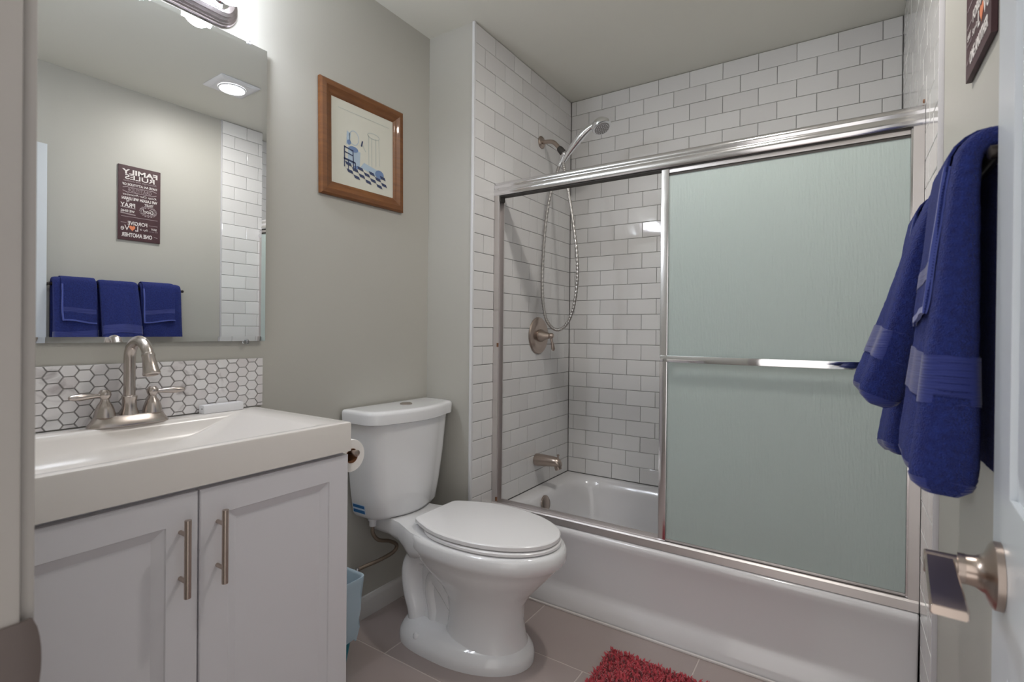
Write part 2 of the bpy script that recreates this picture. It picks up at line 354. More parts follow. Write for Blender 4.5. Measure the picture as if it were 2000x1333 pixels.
DANG = rad(-4.0)                                       # the door stands a little past square
def dpt(u, t, z):                                      # u from free edge towards hinge, t out of the face towards the camera side
    d = Vector((-math.sin(-DANG), -math.cos(DANG), 0)); n = Vector((-math.cos(DANG), math.sin(-DANG), 0))
    p = Vector((1.4315, -1.790, 0))+d*u+n*t; p.z = z; return p
dr = thing('door_1', (1.435, -2.1, 0.01), 'pale panelled door standing open at the right edge', 'door', kind='structure')
def dbox(g, u0, u1, t0, t1, z0, z1):
    c = [dpt(u, t, z) for z in (z0, z1) for (u, t) in ((u0, t0), (u1, t0), (u1, t1), (u0, t1))]
    return g.add(c, [(0, 1, 2, 3), (4, 5, 6, 7), (0, 1, 5, 4), (1, 2, 6, 5), (2, 3, 7, 6), (3, 0, 4, 7)])
g = G(); dbox(g, 0, 0.600, -0.034, -0.006, 0.01, 1.975)
for u0, u1 in ((0, 0.10), (0.24, 0.335), (0.475, 0.600)): dbox(g, u0, u1, -0.006, 0, 0.01, 1.975)
zr = ((0.01, 0.22), (0.78, 0.95), (1.52, 1.61), (1.875, 1.975))
for z0, z1 in zr:
    for u0, u1 in ((0.10, 0.24), (0.335, 0.475)): dbox(g, u0, u1, -0.006, 0, z0, z1)
g.build('door_slab', DOORP, dr, smooth=0)
for u0, u1 in ((0.10, 0.24), (0.335, 0.475)):
    for k in range(3):
        z0, z1 = zr[k][1], zr[k+1][0]
        gg = G(); gg.loft([[dpt(u, t, z) for (u, z) in ((u0+e, z0+e), (u1-e, z0+e), (u1-e, z1-e), (u0+e, z1-e))] for (e, t) in ((0.0, -0.0058), (0.012, -0.0058), (0.03, -0.0015), (0.031, -0.0015))], False, True)
        gg.build('raised_panel', DOORP, dr, smooth=20)
hz = 0.862
hl = bpy.data.objects.new('door_handle', None); COL.objects.link(hl); hl.location = dpt(0.062, 0, hz); attach(hl, dr)
nrm = Vector((-math.cos(DANG), math.sin(-DANG), 0))
hl['label'] = 'brushed nickel lever handle'
G().lathe([(0.0335, 0.0), (0.0335, 0.006), (0.030, 0.009), (0.020, 0.013), (0.0155, 0.020), (0.0145, 0.030)], dpt(0.062, 0.0003, hz), nrm, 40).build('rose', NICKEL2, hl)
G().lathe([(0.0152, 0.028), (0.0152, 0.034), (0.0122, 0.0345), (0.0122, 0.0600), (0.0110, 0.0615)], dpt(0.062, 0, hz), nrm, 32).build('neck', NICKEL2, hl)
lp = []
for u, t0, t1, th in ((0.064, 0.037, 0.0608, 0.0090), (0.080, 0.036, 0.0608, 0.0065), (0.11, 0.035, 0.0608, 0.0050), (0.150, 0.034, 0.0608, 0.0048), (0.178, 0.0335, 0.0608, 0.0048), (0.180, 0.0345, 0.0598, 0.0040)):
    zc = hz+0.002-(u-0.062)*0.03; e = 0.0015
    lp.append([dpt(u, t, zc+v) for t, v in ((t0, -th+e), (t0+e, -th), (t1-e, -th), (t1, -th+e), (t1, th-e), (t1-e, th), (t0+e, th), (t0, th-e))])
G().loft(lp).build('lever', NICKEL2, hl)
G().box(dpt(0.0, -0.026, hz-0.028)+Vector((0.0, 0, 0)), dpt(-0.0012, -0.008, hz+0.028)).build('latch_plate', NICKEL2, dr)

# ------------------------------------------------------------------ bathtub
AP = -0.750
tb = thing('bathtub', (TX/2, -0.38, 0), 'white alcove bathtub with smooth apron under the sliding doors', 'bathtub')
X0, X1, Y0, Y1 = 0.0012, TX-0.0012, AP, -0.0012
L_ = [rrect(X0, X1, AP+0.004, Y1, 0.004, 0.0), rrect(X0, X1, AP+0.004, Y1, 0.004, 0.052), rrect(X0, X1, AP+0.022, Y1, 0.004, 0.068),
      rrect(X0, X1, AP+0.024, Y1, 0.004, 0.10), rrect(X0, X1, AP+0.014, Y1, 0.004, 0.22), rrect(X0, X1, AP+0.006, Y1, 0.004, 0.285), rrect(X0, X1, AP, Y1, 0.006, 0.305), rrect(X0, X1, AP+0.003, Y1, 0.006, 0.318), rrect(X0, X1, AP+0.014, Y1, 0.008, 0.3255),
      rrect(X0+.03, X1-.03, AP+0.035, Y1-0.02, 0.03, 0.327), rrect(0.075, 1.395, -0.655, -0.055, 0.13, 0.325), rrect(0.088, 1.375, -0.643, -0.066, 0.13, 0.314),
      rrect(0.098, 1.35, -0.632, -0.076, 0.13, 0.28), rrect(0.125, 1.29, -0.61, -0.098, 0.13, 0.15), rrect(0.165, 1.22, -0.585, -0.125, 0.12, 0.065), rrect(0.22, 1.15, -0.54, -0.17, 0.10, 0.045)]
G().loft(L_).build('tub_shell', TUBM, tb, smooth=50)
G().lathe([(0.037, 0.0), (0.037, 0.006), (0.033, 0.0095), (0.010, 0.011), (0.0, 0.011)], (0.1000, -0.432, 0.284), (1, 0, 0.20), 32).build('overflow_plate', NICKEL2, tb)
G().lathe([(0.032, 0.0), (0.03, 0.004), (0.0, 0.006)], (0.30, -0.36, 0.0455), (0, 0, 1), 24).build('drain', NICKEL2, tb)

# ------------------------------------------------------------------ shower door frame and panels
sf = thing('shower_door_frame', (TX/2, -0.712, 0.327), 'polished aluminium header, sill and side channels of the tub enclosure', 'shower frame')
hp = [(-0.738, 1.700), (-0.734, 1.694), (-0.729, 1.694), (-0.729, 1.700), (-0.690, 1.700), (-0.690, 1.694), (-0.686, 1.694), (-0.684, 1.748), (-0.690, 1.7545),
      (-0.706, 1.7560), (-0.722, 1.7535), (-0.731, 1.7480), (-0.735, 1.740), (-0.735, 1.733), (-0.732, 1.729), (-0.732, 1.724), (-0.737, 1.719), (-0.7395, 1.710)]
G().prism(hp, 0, 0.001, TX-0.001).build('header', ALU, sf, smooth=50)
G().box((0.03, -0.728, 1.690), (TX-0.03, -0.692, 1.7005)).build('header_track', DARK, sf)
rp = [(-0.740, 0.3275), (-0.738, 0.352), (-0.733, 0.357), (-0.727, 0.357), (-0.726, 0.348), (-0.695, 0.348), (-0.694, 0.362), (-0.688, 0.362), (-0.686, 0.3275)]
G().prism(rp, 0, 0.002, TX-0.002).build('sill_track', ALUD, sf)
for x0, x1, xi in ((0.001, 0.006, 0.026), (TX-0.006, TX-0.001, TX-0.026)):
    s = 1 if xi > x1 else -1; a = x0 if s > 0 else x1
    gj = G().prism([(a, -0.733), (xi, -0.733), (xi, -0.729), (a+s*0.005, -0.729), (a+s*0.005, -0.695), (xi, -0.695), (xi, -0.690), (a, -0.690)], 2, 0.350, 1.699)
    gj.build('side_channel', ALUD, sf)
G().box((0.0265, -0.728, 1.670), (0.030, -0.694, 1.692)).build('bumper', DARK, sf)
G().box((0.020, -0.7345, 0.362), (0.0275, -0.7285, 0.380)).build('rust_spot', RUST, sf); G().box((0.020, -0.7340, 1.035), (0.0268, -0.7288, 1.052)).build('rust_spot', RUST, sf)
G().lathe([(0.006, 0), (0.005, 0.003), (0, 0.004)], (TX-0.0012, -0.715, 1.766), (-1, 0, 0), 12).build('screw', RUST, sf)
def panel(name, y, x0, x1, label, bar):
    t = thing(name, ((x0+x1)/2, y, 0.36), label, 'shower door', 'sliding tub doors')
    for a, b in ((x0, x0+0.027), (x1-0.022, x1)): G().box((a, y-0.010, 0.358), (b, y+0.010, 1.6915), 0.002).build('stile', ALU, t)
    G().box((x0+0.0271, y-0.007, 1.676), (x1-0.0221, y+0.007, 1.6915), 0.0015).build('top_rail', ALUD, t)
    G().box((x0+0.0271, y-0.006, 0.356), (x1-0.0221, y+0.006, 0.366), 0.0015).build('bottom_rail', ALUD, t)
    g = G().box((x0+0.0275, y-0.0025, 0.3665), (x1-0.0225, y+0.0025, 1.6755)).build('glass_pane', FROST, t, smooth=0)
    G().box((x0+0.0276, y-0.0045, 1.668), (x1-0.0226, y-0.0027, 1.6757)).build('gasket', DARK, t)
    if bar:
        bt = G().box((x0+0.030, y-0.028, 1.000), (x1-0.004, y-0.022, 1.024), 0.002)
        for a in (x0+0.045, x1-0.02): bt.box((a-0.008, y-0.0225, 1.004), (a+0.008, y-0.0095, 1.020), 0.002)
        bt.box((x0+0.001, y-0.0125, 1.000), (x0+0.028, y-0.0101, 1.024), 0.0008)
        bt.build('towel_bar', CHROME, t)
panel('sliding_door', -0.717, 0.732, 1.464, 'outer frosted glass tub door with a chrome towel bar', True)
panel('sliding_door', -0.7005+0.0010, 0.748, 1.446, 'inner frosted glass tub door stacked behind the outer one', False)

# ------------------------------------------------------------------ tub and shower fittings
t = thing('tub_spout', (0, -0.35, 0.465), 'brushed nickel tub spout with diverter knob above the tub', 'tub spout')
lp = []
for x, zc, rr, q in ((0.0005, 0.462, 0.030, 1), (0.012, 0.462, 0.031, 1), (0.05, 0.464, 0.0285, 1), (0.095, 0.466, 0.025, 1), (0.118, 0.465, 0.0235, 1), (0.132, 0.460, 0.021, .95), (0.140, 0.452, 0.015, .9)):
    lp.append([Vector((x-(0.012 if (x > .1 and math.sin(2*PI*k/20) < -0.5) else 0), -0.35+rr*q*math.cos(2*PI*k/20), zc+rr*math.sin(2*PI*k/20))) for k in range(20)])
G().loft(lp).build('spout_body', NICKEL2, t)
G().tube([(0.122, -0.35, 0.446), (0.128, -0.35, 0.430)], [0.0175, 0.0165], 16).build('outlet', NICKEL2, t)
G().lathe([(0.004, 0), (0.004, 0.012), (0.0075, 0.014), (0.0075, 0.018), (0.004, 0.020)], (0.124, -0.35, 0.484), (0, 0, 1), 14).build('diverter_knob', NICKEL2, t)
t = thing('shower_valve', (0, -0.342, 1.083), 'round brushed nickel shower valve plate with lever on the tiled wall', 'shower valve')
G().lathe([(0.093, 0.0005), (0.093, 0.003), (0.088, 0.008), (0.070, 0.010), (0.060, 0.013), (0.052, 0.011), (0.044, 0.012), (0.0, 0.012)], (0, -0.342, 1.083), (1, 0, 0), 48).build('escutcheon', NICKEL2, t)
G().lathe([(0.032, 0.012), (0.031, 0.022), (0.022, 0.040), (0.015, 0.060), (0.012, 0.066)], (0, -0.342, 1.083), (1, 0, 0), 28).build('hub', NICKEL2, t)
G().lathe([(0.0, 0.060), (0.011, 0.062), (0.0145, 0.070), (0.014, 0.080), (0.009, 0.086), (0.0, 0.087)], (0, -0.342, 1.083), (1, 0, 0), 20).build('knob', NICKEL2, t)
G().tube([(0.074, -0.342, 1.074), (0.077, -0.338, 1.055), (0.080, -0.334, 1.035), (0.081, -0.332, 1.018), (0.081, -0.331, 1.008)], [0.0062, 0.0058, 0.0085, 0.0100, 0.004], 14).build('lever', NICKEL2, t)
t = thing('shower_fitting', (0, -0.331, 2.056), 'bent nickel shower arm with round flange high on the tiled wall', 'shower arm')
G().lathe([(0.031, 0.0005), (0.031, 0.004), (0.024, 0.011), (0.013, 0.014)], (0, -0.331, 2.056), (1, 0, 0), 28).build('flange', NICKEL2, t)
G().tube(spline([(0.006, -0.331, 2.056), (0.05, -0.331, 2.051), (0.075, -0.331, 2.040), (0.100, -0.331, 2.012), (0.108, -0.331, 2.001)], 6), 0.0105, 16).build('pipe', NICKEL2, t)
G().tube([(0.102, -0.331, 2.009), (0.108, -0.331, 2.002), (0.122, -0.331, 1.985), (0.128, -0.331, 1.978)], [0.0125, 0.016, 0.017, 0.013], 18).build('swivel_nut', DARK, t)
G().lathe([(0.0, -0.019), (0.012, -0.015), (0.019, 0.0), (0.012, 0.015), (0.0, 0.019)], (0.134, -0.331, 1.970), (0.6, 0, -0.8), 20).build('bracket_ball', CHROME, t)
G().tube([(0.134, -0.331, 1.964), (0.120, -0.331, 1.945), (0.105, -0.331, 1.918)], [0.014, 0.0125, 0.0095], 16).build('hose_outlet', CHROME, t)
t = thing('hand_shower', (0.146, -0.341, 1.94), 'chrome hand shower resting in its bracket, looped metal hose below', 'hand shower')
hs = spline([(0.136, -0.352, 1.928), (0.165, -0.356, 1.962), (0.205, -0.361, 2.001), (0.250, -0.366, 2.038), (0.285, -0.368, 2.058), (0.310, -0.369, 2.067)], 5)
G().tube(hs, [0.010+0.0075*math.exp(-((i/25-.5)/.3)**2)+0.003*(i/25) for i in range(len(hs))], 16).build('handle', CHROME, t)
hd = Vector((0.40, -0.20, -0.88)).normalized(); ho = Vector((0.334, -0.372, 2.072))
G().lathe([(0.0, -0.006), (0.020, -0.004), (0.038, 0.006), (0.045, 0.018), (0.046, 0.030), (0.043, 0.037), (0.036, 0.039)], ho, hd, 32).build('head', CHROME, t)
sf_ = G().lathe([(0.0355, 0.0385), (0.034, 0.041), (0.0, 0.042)], ho, hd, 32).build('spray_face', GREYP, t)
g = G(); aa = hd.orthogonal().normalized(); bb_ = hd.cross(aa)
for rr, n in ((0.0, 1), (0.010, 6), (0.019, 12), (0.028, 18)):
    for k in range(n):
        c = ho+hd*0.0412+(aa*math.cos(2*PI*k/n)+bb_*math.sin(2*PI*k/n))*rr; g.lathe([(0.0017, 0), (0.0012, 0.002)], c, hd, 6)
attach(g.build('nozzles', WHITEP), sf_)
hp_ = spline([(0.104, -0.331, 1.920), (0.090, -0.330, 1.885), (0.055, -0.328, 1.79), (0.030, -0.326, 1.66), (0.016, -0.325, 1.50), (0.012, -0.326, 1.36), (0.020, -0.328, 1.24), (0.046, -0.332, 1.155), (0.100, -0.338, 1.113),
              (0.155, -0.344, 1.135), (0.196, -0.349, 1.21), (0.218, -0.353, 1.33), (0.219, -0.355, 1.45), (0.200, -0.356, 1.60), (0.172, -0.355, 1.76), (0.148, -0.353, 1.87), (0.137, -0.352, 1.930)], 26)
G().tube(hp_, [0.0085 if (i//2) % 2 else 0.0068 for i in range(len(hp_))], 10).build('hose', mat('ribbed_steel_hose', (0.50, 0.48, 0.46), 0.3, 1.0), t, smooth=60)

# ------------------------------------------------------------------ toilet
YC = -1.1175
tl = thing('toilet', (0.15, YC, 0), 'white two-piece toilet with closed lid between vanity and tub', 'toilet')
def egg(z, xb, xf, hw, xc=None, nb=3.2, nf=2.0, n=56):
    """closed outline, fuller at the back, elliptical in front"""
    xc = xb+(xf-xb)*0.45 if xc is None else xc; out = []
    for k in range(n):
        a = 2*PI*k/n; c, s = math.cos(a), math.sin(a); e = nf if c >= 0 else nb; L = (xf-xc) if c >= 0 else (xc-xb)
        out.append(Vector((xc+L*math.copysign(abs(c)**(2/e), c), YC+hw*math.copysign(abs(s)**(2/e), s), z)))
    return out
bw = G()
bw.loft([egg(0.0, -0.075, 0.435, 0.162), egg(0.020, -0.075, 0.436, 0.163), egg(0.034, -0.072, 0.432, 0.158), egg(0.052, -0.062, 0.418, 0.142), egg(0.064, -0.045, 0.400, 0.122), egg(0.070, -0.02, 0.38, 0.10)])
bw.loft([egg(0.040, 0.105, 0.418, 0.122, nb=2.4), egg(0.075, 0.118, 0.404, 0.112, nb=2.4), egg(0.13, 0.125, 0.395, 0.106, nb=2.4), egg(0.19, 0.118, 0.402, 0.110, nb=2.4), egg(0.235, 0.092, 0.432, 0.128, nb=2.6),
         egg(0.28, 0.055, 0.475, 0.152), egg(0.32, 0.02, 0.512, 0.172), egg(0.345, 0.005, 0.533, 0.181), egg(0.353, 0.0, 0.543, 0.188), egg(0.368, -0.005, 0.551, 0.193),
         egg(0.393, -0.005, 0.549, 0.192), egg(0.403, -0.002, 0.543, 0.187), egg(0.406, 0.01, 0.53, 0.175)])
dk = []
for x, hw, z0 in ((-0.215, 0.100, 0.345), (-0.20, 0.108, 0.340), (-0.12, 0.108, 0.338), (-0.06, 0.118, 0.330), (-0.01, 0.140, 0.315), (0.04, 0.163, 0.305), (0.10, 0.178, 0.33)):
    dk.append([Vector((x, YC+a*hw, z0+(0.405-z0)*b)) for a, b in ((-.80, 0), (.80, 0), (.95, .12), (1, .35), (1, .8), (.95, 1), (-.95, 1), (-1, .8), (-1, .35), (-.95, .12))])
bw.loft(dk)
def lobe(path, rad_, hw):
    P = spline(path, 6); L2 = []
    for i, p in enumerate(P):
        q = (P[min(i+1, len(P)-1)]-P[max(i-1, 0)]).normalized(); nn = Vector((-q.z, 0, q.x))
        L2.append([p+nn*rad_*math.cos(2*PI*k/28)+Vector((0, 1, 0))*hw*math.copysign(abs(math.sin(2*PI*k/28))**0.75, math.sin(2*PI*k/28)) for k in range(28)])
    bw.loft(L2)
lobe([(0.20, YC, 0.20), (0.12, YC, 0.262), (0.045, YC, 0.292), (-0.015, YC, 0.278), (-0.042, YC, 0.225), (-0.034, YC, 0.15), (-0.012, YC, 0.09), (-0.004, YC, 0.03)], 0.045, 0.100)
lobe([(0.16, YC, 0.13), (0.10, YC, 0.19), (0.060, YC, 0.215), (0.045, YC, 0.17), (0.060, YC, 0.10), (0.065, YC, 0.04)], 0.034, 0.074)
bw.loft([egg(z, -0.02, 0.20, hw, nf=3) for z, hw in ((0.03, 0.075), (0.10, 0.062), (0.20, 0.060), (0.33, 0.060))])
bw.build('bowl', CERAMIC, tl, smooth=60)
def dloop(z, hw, xf, bow, r=0.06, n=7, xb=-0.236):
    """tank outline: flat back, rounded front corners, slightly bowed front"""
    P = [Vector((xb, YC+hw, z)), Vector((xb, YC-hw, z))]
    for k in range(n+1):
        a = rad(180+90*k/n) ; a = rad(270-90+0) if False else rad(90*k/n)
        P.append(Vector((xf-bow-r+r*math.sin(a), YC-hw+r-r*math.cos(a), z)))
    for k in range(1, 12):
        s = -1+2*k/12; P.append(Vector((xf-bow*s*s, YC+s*(hw-r), z)))
    for k in range(n+1):
        a = rad(90*k/n); P.append(Vector((xf-bow-r+r*math.cos(a), YC+hw-r+r*math.sin(a), z)))
    return P
tk = G().loft([dloop(0.404, 0.150, -0.095, 0.022, 0.06), dloop(0.409, 0.160, -0.085, 0.022, 0.065), dloop(0.425, 0.172, -0.073, 0.024, 0.07), dloop(0.50, 0.184, -0.064, 0.026, 0.072), dloop(0.62, 0.197, -0.054, 0.027, 0.072), dloop(0.775, 0.208, -0.044, 0.028, 0.072)])
tk.build('tank', CERAMIC, tl, smooth=60)
ld = G().loft([dloop(0.765, 0.220, -0.034, 0.030, 0.072), dloop(0.768, 0.225, -0.029, 0.030, 0.075), dloop(0.800, 0.227, -0.027, 0.030, 0.076), dloop(0.8085, 0.225, -0.029, 0.030, 0.075), dloop(0.8128, 0.219, -0.035, 0.030, 0.07), dloop(0.8135, 0.20, -0.054, 0.03, 0.065, xb=-0.226)])
lid = ld.build('tank_lid', CERAMIC, tl, smooth=50)
attach(G().lathe([(0.024, 0.0), (0.024, 0.004), (0.021, 0.006), (0.0, 0.005)], (-0.150, YC+0.01, 0.8130), (0, 0, 1), 28).build('flush_button', NICKEL), lid)
def seat(z0, z1, xb, xf, hw, e=0.006, nb=2.6):
    return G().loft([egg(z0, xb+e, xf-e, hw-e, nb=nb), egg(z0+e*0.5, xb, xf, hw, nb=nb), egg(z1-e*0.6, xb, xf, hw, nb=nb), egg(z1-e*.15, xb+e*.5, xf-e*.5, hw-e*.5, nb=nb), egg(z1, xb+e*1.6, xf-e*1.6, hw-e*1.6, nb=nb)])
seat(0.4075, 0.4215, 0.035, 0.531, 0.178).build('seat_ring', SEATP, tl)
def lidl(z, e):
    xb, xf, W = 0.016+e, 0.527-e, 0.177-e
    half = [(xb, 0.0), (xb, 0.05), (xb, 0.096-e), (xb+0.004, 0.108-e), (xb+0.013, 0.117-e), (xb+0.05, 0.136-e), (xb+0.10, 0.157-e), (xb+0.15, 0.171-e), (xb+0.20, W)]
    xc = xb+0.215; half += [(xc+(xf-xc)*math.sin(rad(a)), W*math.cos(rad(a))**0.95) for a in range(4, 90, 5)]+[(xf, 0.0)]
    return [Vector((x, YC+y, z)) for x, y in half]+[Vector((x, YC-y, z)) for x, y in reversed(half[1:-1])]
G().loft([lidl(0.4235, 0.006), lidl(0.4265, 0), lidl(0.4375, 0), lidl(0.4405, 0.003), lidl(0.4420, 0.010)]).build('seat_lid', SEATP, tl)
for s in (-1, 1): G().box((0.0, YC+s*0.075-0.018, 0.4062), (0.034, YC+s*0.075+0.018, 0.430), 0.006).build('seat_hinge', SEATP, tl)
for s in (-1, 1): G().lathe([(0.014, 0), (0.014, 0.008), (0.009, 0.015), (0, 0.017)], (0.06, YC+s*0.138, 0.04), (0, 0, 1), 16).build('bolt_cap', CERAMIC, tl)
def on_tank(z, x):                                      # point on the near side of the tank
    f = (z-0.425)/(0.50-0.425); hw = 0.172+0.012*f
    return Vector((x, YC-hw-0.0012, z))
for z0, z1, m in ((0.428, 0.462, PALEST), (0.4295, 0.4415, STRIPE), (0.4485, 0.4600, STRIPE)):
    e = 0.0006 if m is STRIPE else 0
    g = G().loft([[on_tank(z, x)-Vector((0, e, 0)) for z in (z0, z1)] for x in (-0.232+e*4, -0.20, -0.166-e*4)], False, False, closed=False)
    g.loft([[on_tank(z, x)+Vector((0, 0.001, 0)) for z in (z0, z1)] for x in (-0.232+e*4, -0.20, -0.166-e*4)], False, False, closed=False)
    g.build('sticker', m, tl)
G().lathe([(0.0045, 0), (0.004, 0.0015), (0, 0.002)], (-0.118, YC+0.2055, 0.735), (0.2, 1, 0), 10).build('tank_screw', GREYP, tl)

t = thing('supply_hose', (WX+0.03, -1.27, 0.2), 'braided supply hose and shut-off valve under the toilet tank', 'water hose')
G().lathe([(0.013, -0.034), (0.013, -0.012), (0.018, -0.012), (0.018, 0.0)], (-0.185, -1.240, 0.403), (0, 0, 1), 16).build('coupling_nut', WHITEP, t)
G().tube(spline([(-0.185, -1.240, 0.369), (-0.184, -1.240, 0.340), (-0.180, -1.215, 0.308), (-0.175, -1.165, 0.288), (-0.172, -1.130, 0.262), (-0.178, -1.140, 0.237), (-0.190, -1.20, 0.224), (-0.205, -1.262, 0.218), (-0.212, -1.288, 0.214)], 8), 0.0072, 10).build('hose', HOSEM, t)
G().lathe([(0.022, 0.0005), (0.021, 0.004), (0.009, 0.007), (0.009, 0.026), (0.013, 0.027), (0.013, 0.045), (0.008, 0.046)], (WX, -1.292, 0.190), (1, 0, 0), 18).tube([(WX+0.036, -1.292, 0.190), (WX+0.036, -1.290, 0.222)], 0.0085, 12).build('valve', CHROME, t)

# ------------------------------------------------------------------ vanity
VY0, VY1, VF = -2.411, -1.666, 0.205
vc = thing('vanity_cabinet', (-0.02, -2.04, 0), 'white two-door vanity cabinet with bar pulls below the sink', 'cabinet')
cb = G().box((WX+0.002, VY0+0.004, 0.09), (VF-0.022, VY1-0.004, 0.7855), 0.001).box((WX+0.01, VY0+0.02, 0.0), (VF-0.075, VY1-0.02, 0.092))
cb.build('body', CABW, vc, smooth=0)
def cab_door(y0, y1, hy):
    z0, z1, xf, xb = 0.10, 0.7765, VF-0.003, VF-0.0215
    st, bv = 0.058, 0.021
    g = G(); R_ = lambda e, x: [Vector((x, y0+e, z0+e)), Vector((x, y1-e, z0+e)), Vector((x, y1-e, z1-e)), Vector((x, y0+e, z1-e))]
    g.loft([R_(0, xb), R_(0, xf-0.002), R_(0.002, xf), R_(st, xf), R_(st+0.002, xf-0.003), R_(st+bv, xf-0.0120), R_(st+bv+0.002, xf-0.0120)])
    d = g.build('cabinet_door', CABW, vc, smooth=18)
    h = G().tube([(VF+0.028, hy, 0.582), (VF+0.028, hy, 0.733)], 0.0062, 18)
    for z in (0.612, 0.703): h.tube([(xf-0.0005, hy, z), (VF+0.028, hy, z)], 0.0042, 12)
    attach(h.build('bar_pull', NICKEL2), d)
cab_door(VY0+0.005, -2.0400, -2.073)
cab_door(-2.0365, VY1-0.003, -2.002)

vt = thing('bathroom_sink', (-0.02, -2.04, 0.786), 'white one-piece vanity top with wide rectangular basin', 'sink')
x0, x1, y0, y1 = WX+0.0105, VF+0.006, VY0-0.002, VY1+0.0
def vr(e, z, bx0=x0, bx1=x1, by0=y0, by1=y1, r=0.004): return rrect(bx0+e, bx1-e, by0+e, by1-e, r, z, 6)
B = (WX+0.066, x1-0.030, y0+0.045, y1-0.085)
lo = [vr(0.004, 0.7865), vr(0.0, 0.7875), vr(0, 0.858), vr(0.0015, 0.8618), vr(0.005, 0.8635, r=0.006),
      rrect(B[0]-.004, B[1]+.006, B[2]-.006, B[3]+.006, 0.014, 0.8633, 6), rrect(B[0], B[1], B[2], B[3], 0.012, 0.8605, 6), rrect(B[0]+.003, B[1]-.003, B[2]+.012, B[3]-.022, 0.02, 0.850, 6),
      rrect(B[0]+.010, B[1]-.010, B[2]+.06, B[3]-.075, 0.045, 0.822, 6), rrect(B[0]+.022, B[1]-.022, B[2]+.10, B[3]-.135, 0.06, 0.801, 6), rrect(B[0]+.05, B[1]-.05, B[2]+.16, B[3]-.20, 0.06, 0.7885, 6)]
G().loft(lo).build('basin_top', TOPW, vt, smooth=40)
G().lathe([(0.024, 0), (0.023, 0.003), (0.0, 0.004)], (-0.02, -2.04, 0.789), (0, 0, 1), 20).build('drain', NICKEL, vt)

bs = thing('hex_backsplash', (WX, -2.03, 0.865), 'hexagonal marble mosaic backsplash behind the faucet', 'backsplash')
BY0, BY1, BZ0, BZ1 = -2.411, -1.6435, 0.8645, 1.0135
G().box((WX+0.0005, BY0, BZ0), (WX+0.0055, BY1, BZ1)).build('grout_bed', mat('mosaic_grout', (0.36, 0.345, 0.335), 0.9), bs)
def clip_poly(poly, ax, lim, keep_less):
    out = []
    for i in range(len(poly)):
        p, q = poly[i], poly[(i+1) % len(poly)]
        ip = (p[ax] <= lim) if keep_less else (p[ax] >= lim); iq = (q[ax] <= lim) if keep_less else (q[ax] >= lim)
        if ip: out.append(p)
        if ip != iq:
            t = (lim-p[ax])/(q[ax]-p[ax]); out.append((p[0]+(q[0]-p[0])*t, p[1]+(q[1]-p[1])*t))
    return out
CP, RP, HWID, FL = 0.0295, 0.0283, 0.0375, 0.0195
def hexmesh(poly):
    loops = []
    for e, x in ((1.0, 0.0005), (1.0, 0.0072), (0.955, 0.0082)): loops.append([Vector((x, p[0]*e, p[1]*e)) for p in poly])
    g = G().loft(loops, False, True); me = bpy.data.meshes.new('hex_tile'); me.from_pydata([tuple(v) for v in g.v], [], g.f)
    bm = bmesh.new(); bm.from_mesh(me); bmesh.ops.recalc_face_normals(bm, faces=bm.faces)
    big = max(bm.faces, key=lambda f: f.calc_area() if abs(f.normal.x) > 0.9 else 0)
    if big.normal.x < 0: bmesh.ops.reverse_faces(bm, faces=bm.faces)
    bm.to_mesh(me); bm.free(); me.materials.append(MARBLE); return me
full = None
for c in range(28):
    cy = BY1-0.006-c*CP
    for r in range(-1, 7):
        cz = BZ1-0.012-r*RP-(RP/2 if c % 2 else 0); gp = 0.0011
        hx = [(HWID/2-gp, 0), (FL/2-gp*.5, RP/2-gp), (-FL/2+gp*.5, RP/2-gp), (-HWID/2+gp, 0), (-FL/2+gp*.5, -RP/2+gp), (FL/2-gp*.5, -RP/2+gp)]
        P = [(cy+a, cz+b) for a, b in hx]; Q = P
        for ax, lim, kl in ((0, BY1-0.0005, True), (0, BY0+0.0005, False), (1, BZ1-0.0005, True), (1, BZ0+0.001, False)):
            if Q: Q = clip_poly(Q, ax, lim, kl)
        if len(Q) < 3: continue
        ar = abs(sum(Q[i][0]*Q[(i+1) % len(Q)][1]-Q[(i+1) % len(Q)][0]*Q[i][1] for i in range(len(Q))))/2
        if ar < 2.5e-5: continue
        if Q == P:
            if full is None: full = hexmesh(hx)
            me = full; lc = (cy, cz)
        else:
            lc = (sum(p[0] for p in Q)/len(Q), sum(p[1] for p in Q)/len(Q)); me = hexmesh([(p[0]-lc[0], p[1]-lc[1]) for p in Q])
        o = bpy.data.objects.new('hex_tile', me); COL.objects.link(o); o.location = (WX+R.uniform(0.0, 0.0005), lc[0], lc[1]); attach(o, bs)

# faucet
FX, FY, FZ = -0.204, -2.013, 0.8638
ft = thing('faucet', (FX, FY, FZ), 'brushed nickel gooseneck faucet with two lever handles on the vanity', 'faucet')
def oval(hx, hy, z, n=40, e=2.6):
    return [Vector((FX+hx*math.copysign(abs(math.cos(2*PI*k/n))**(2/e), math.cos(2*PI*k/n)), FY+hy*math.copysign(abs(math.sin(2*PI*k/n))**(2/e), math.sin(2*PI*k/n)), z)) for k in range(n)]
G().loft([oval(0.030, 0.086, FZ), oval(0.030, 0.086, FZ+0.005), oval(0.026, 0.080, FZ+0.012), oval(0.0215, 0.074, FZ+0.023), oval(0.019, 0.071, FZ+0.0255)]).build('base_plate', NICKEL, ft)
G().lathe([(0.0205, 0.024), (0.019, 0.030), (0.0155, 0.042), (0.0148, 0.058), (0.0165, 0.066), (0.0165, 0.070), (0.0130, 0.0725)], (FX, FY, FZ), (0, 0, 1), 28).build('spout_base', NICKEL, ft)
NP = [(FX, FY, FZ+0.070), (FX, FY, FZ+0.12)]
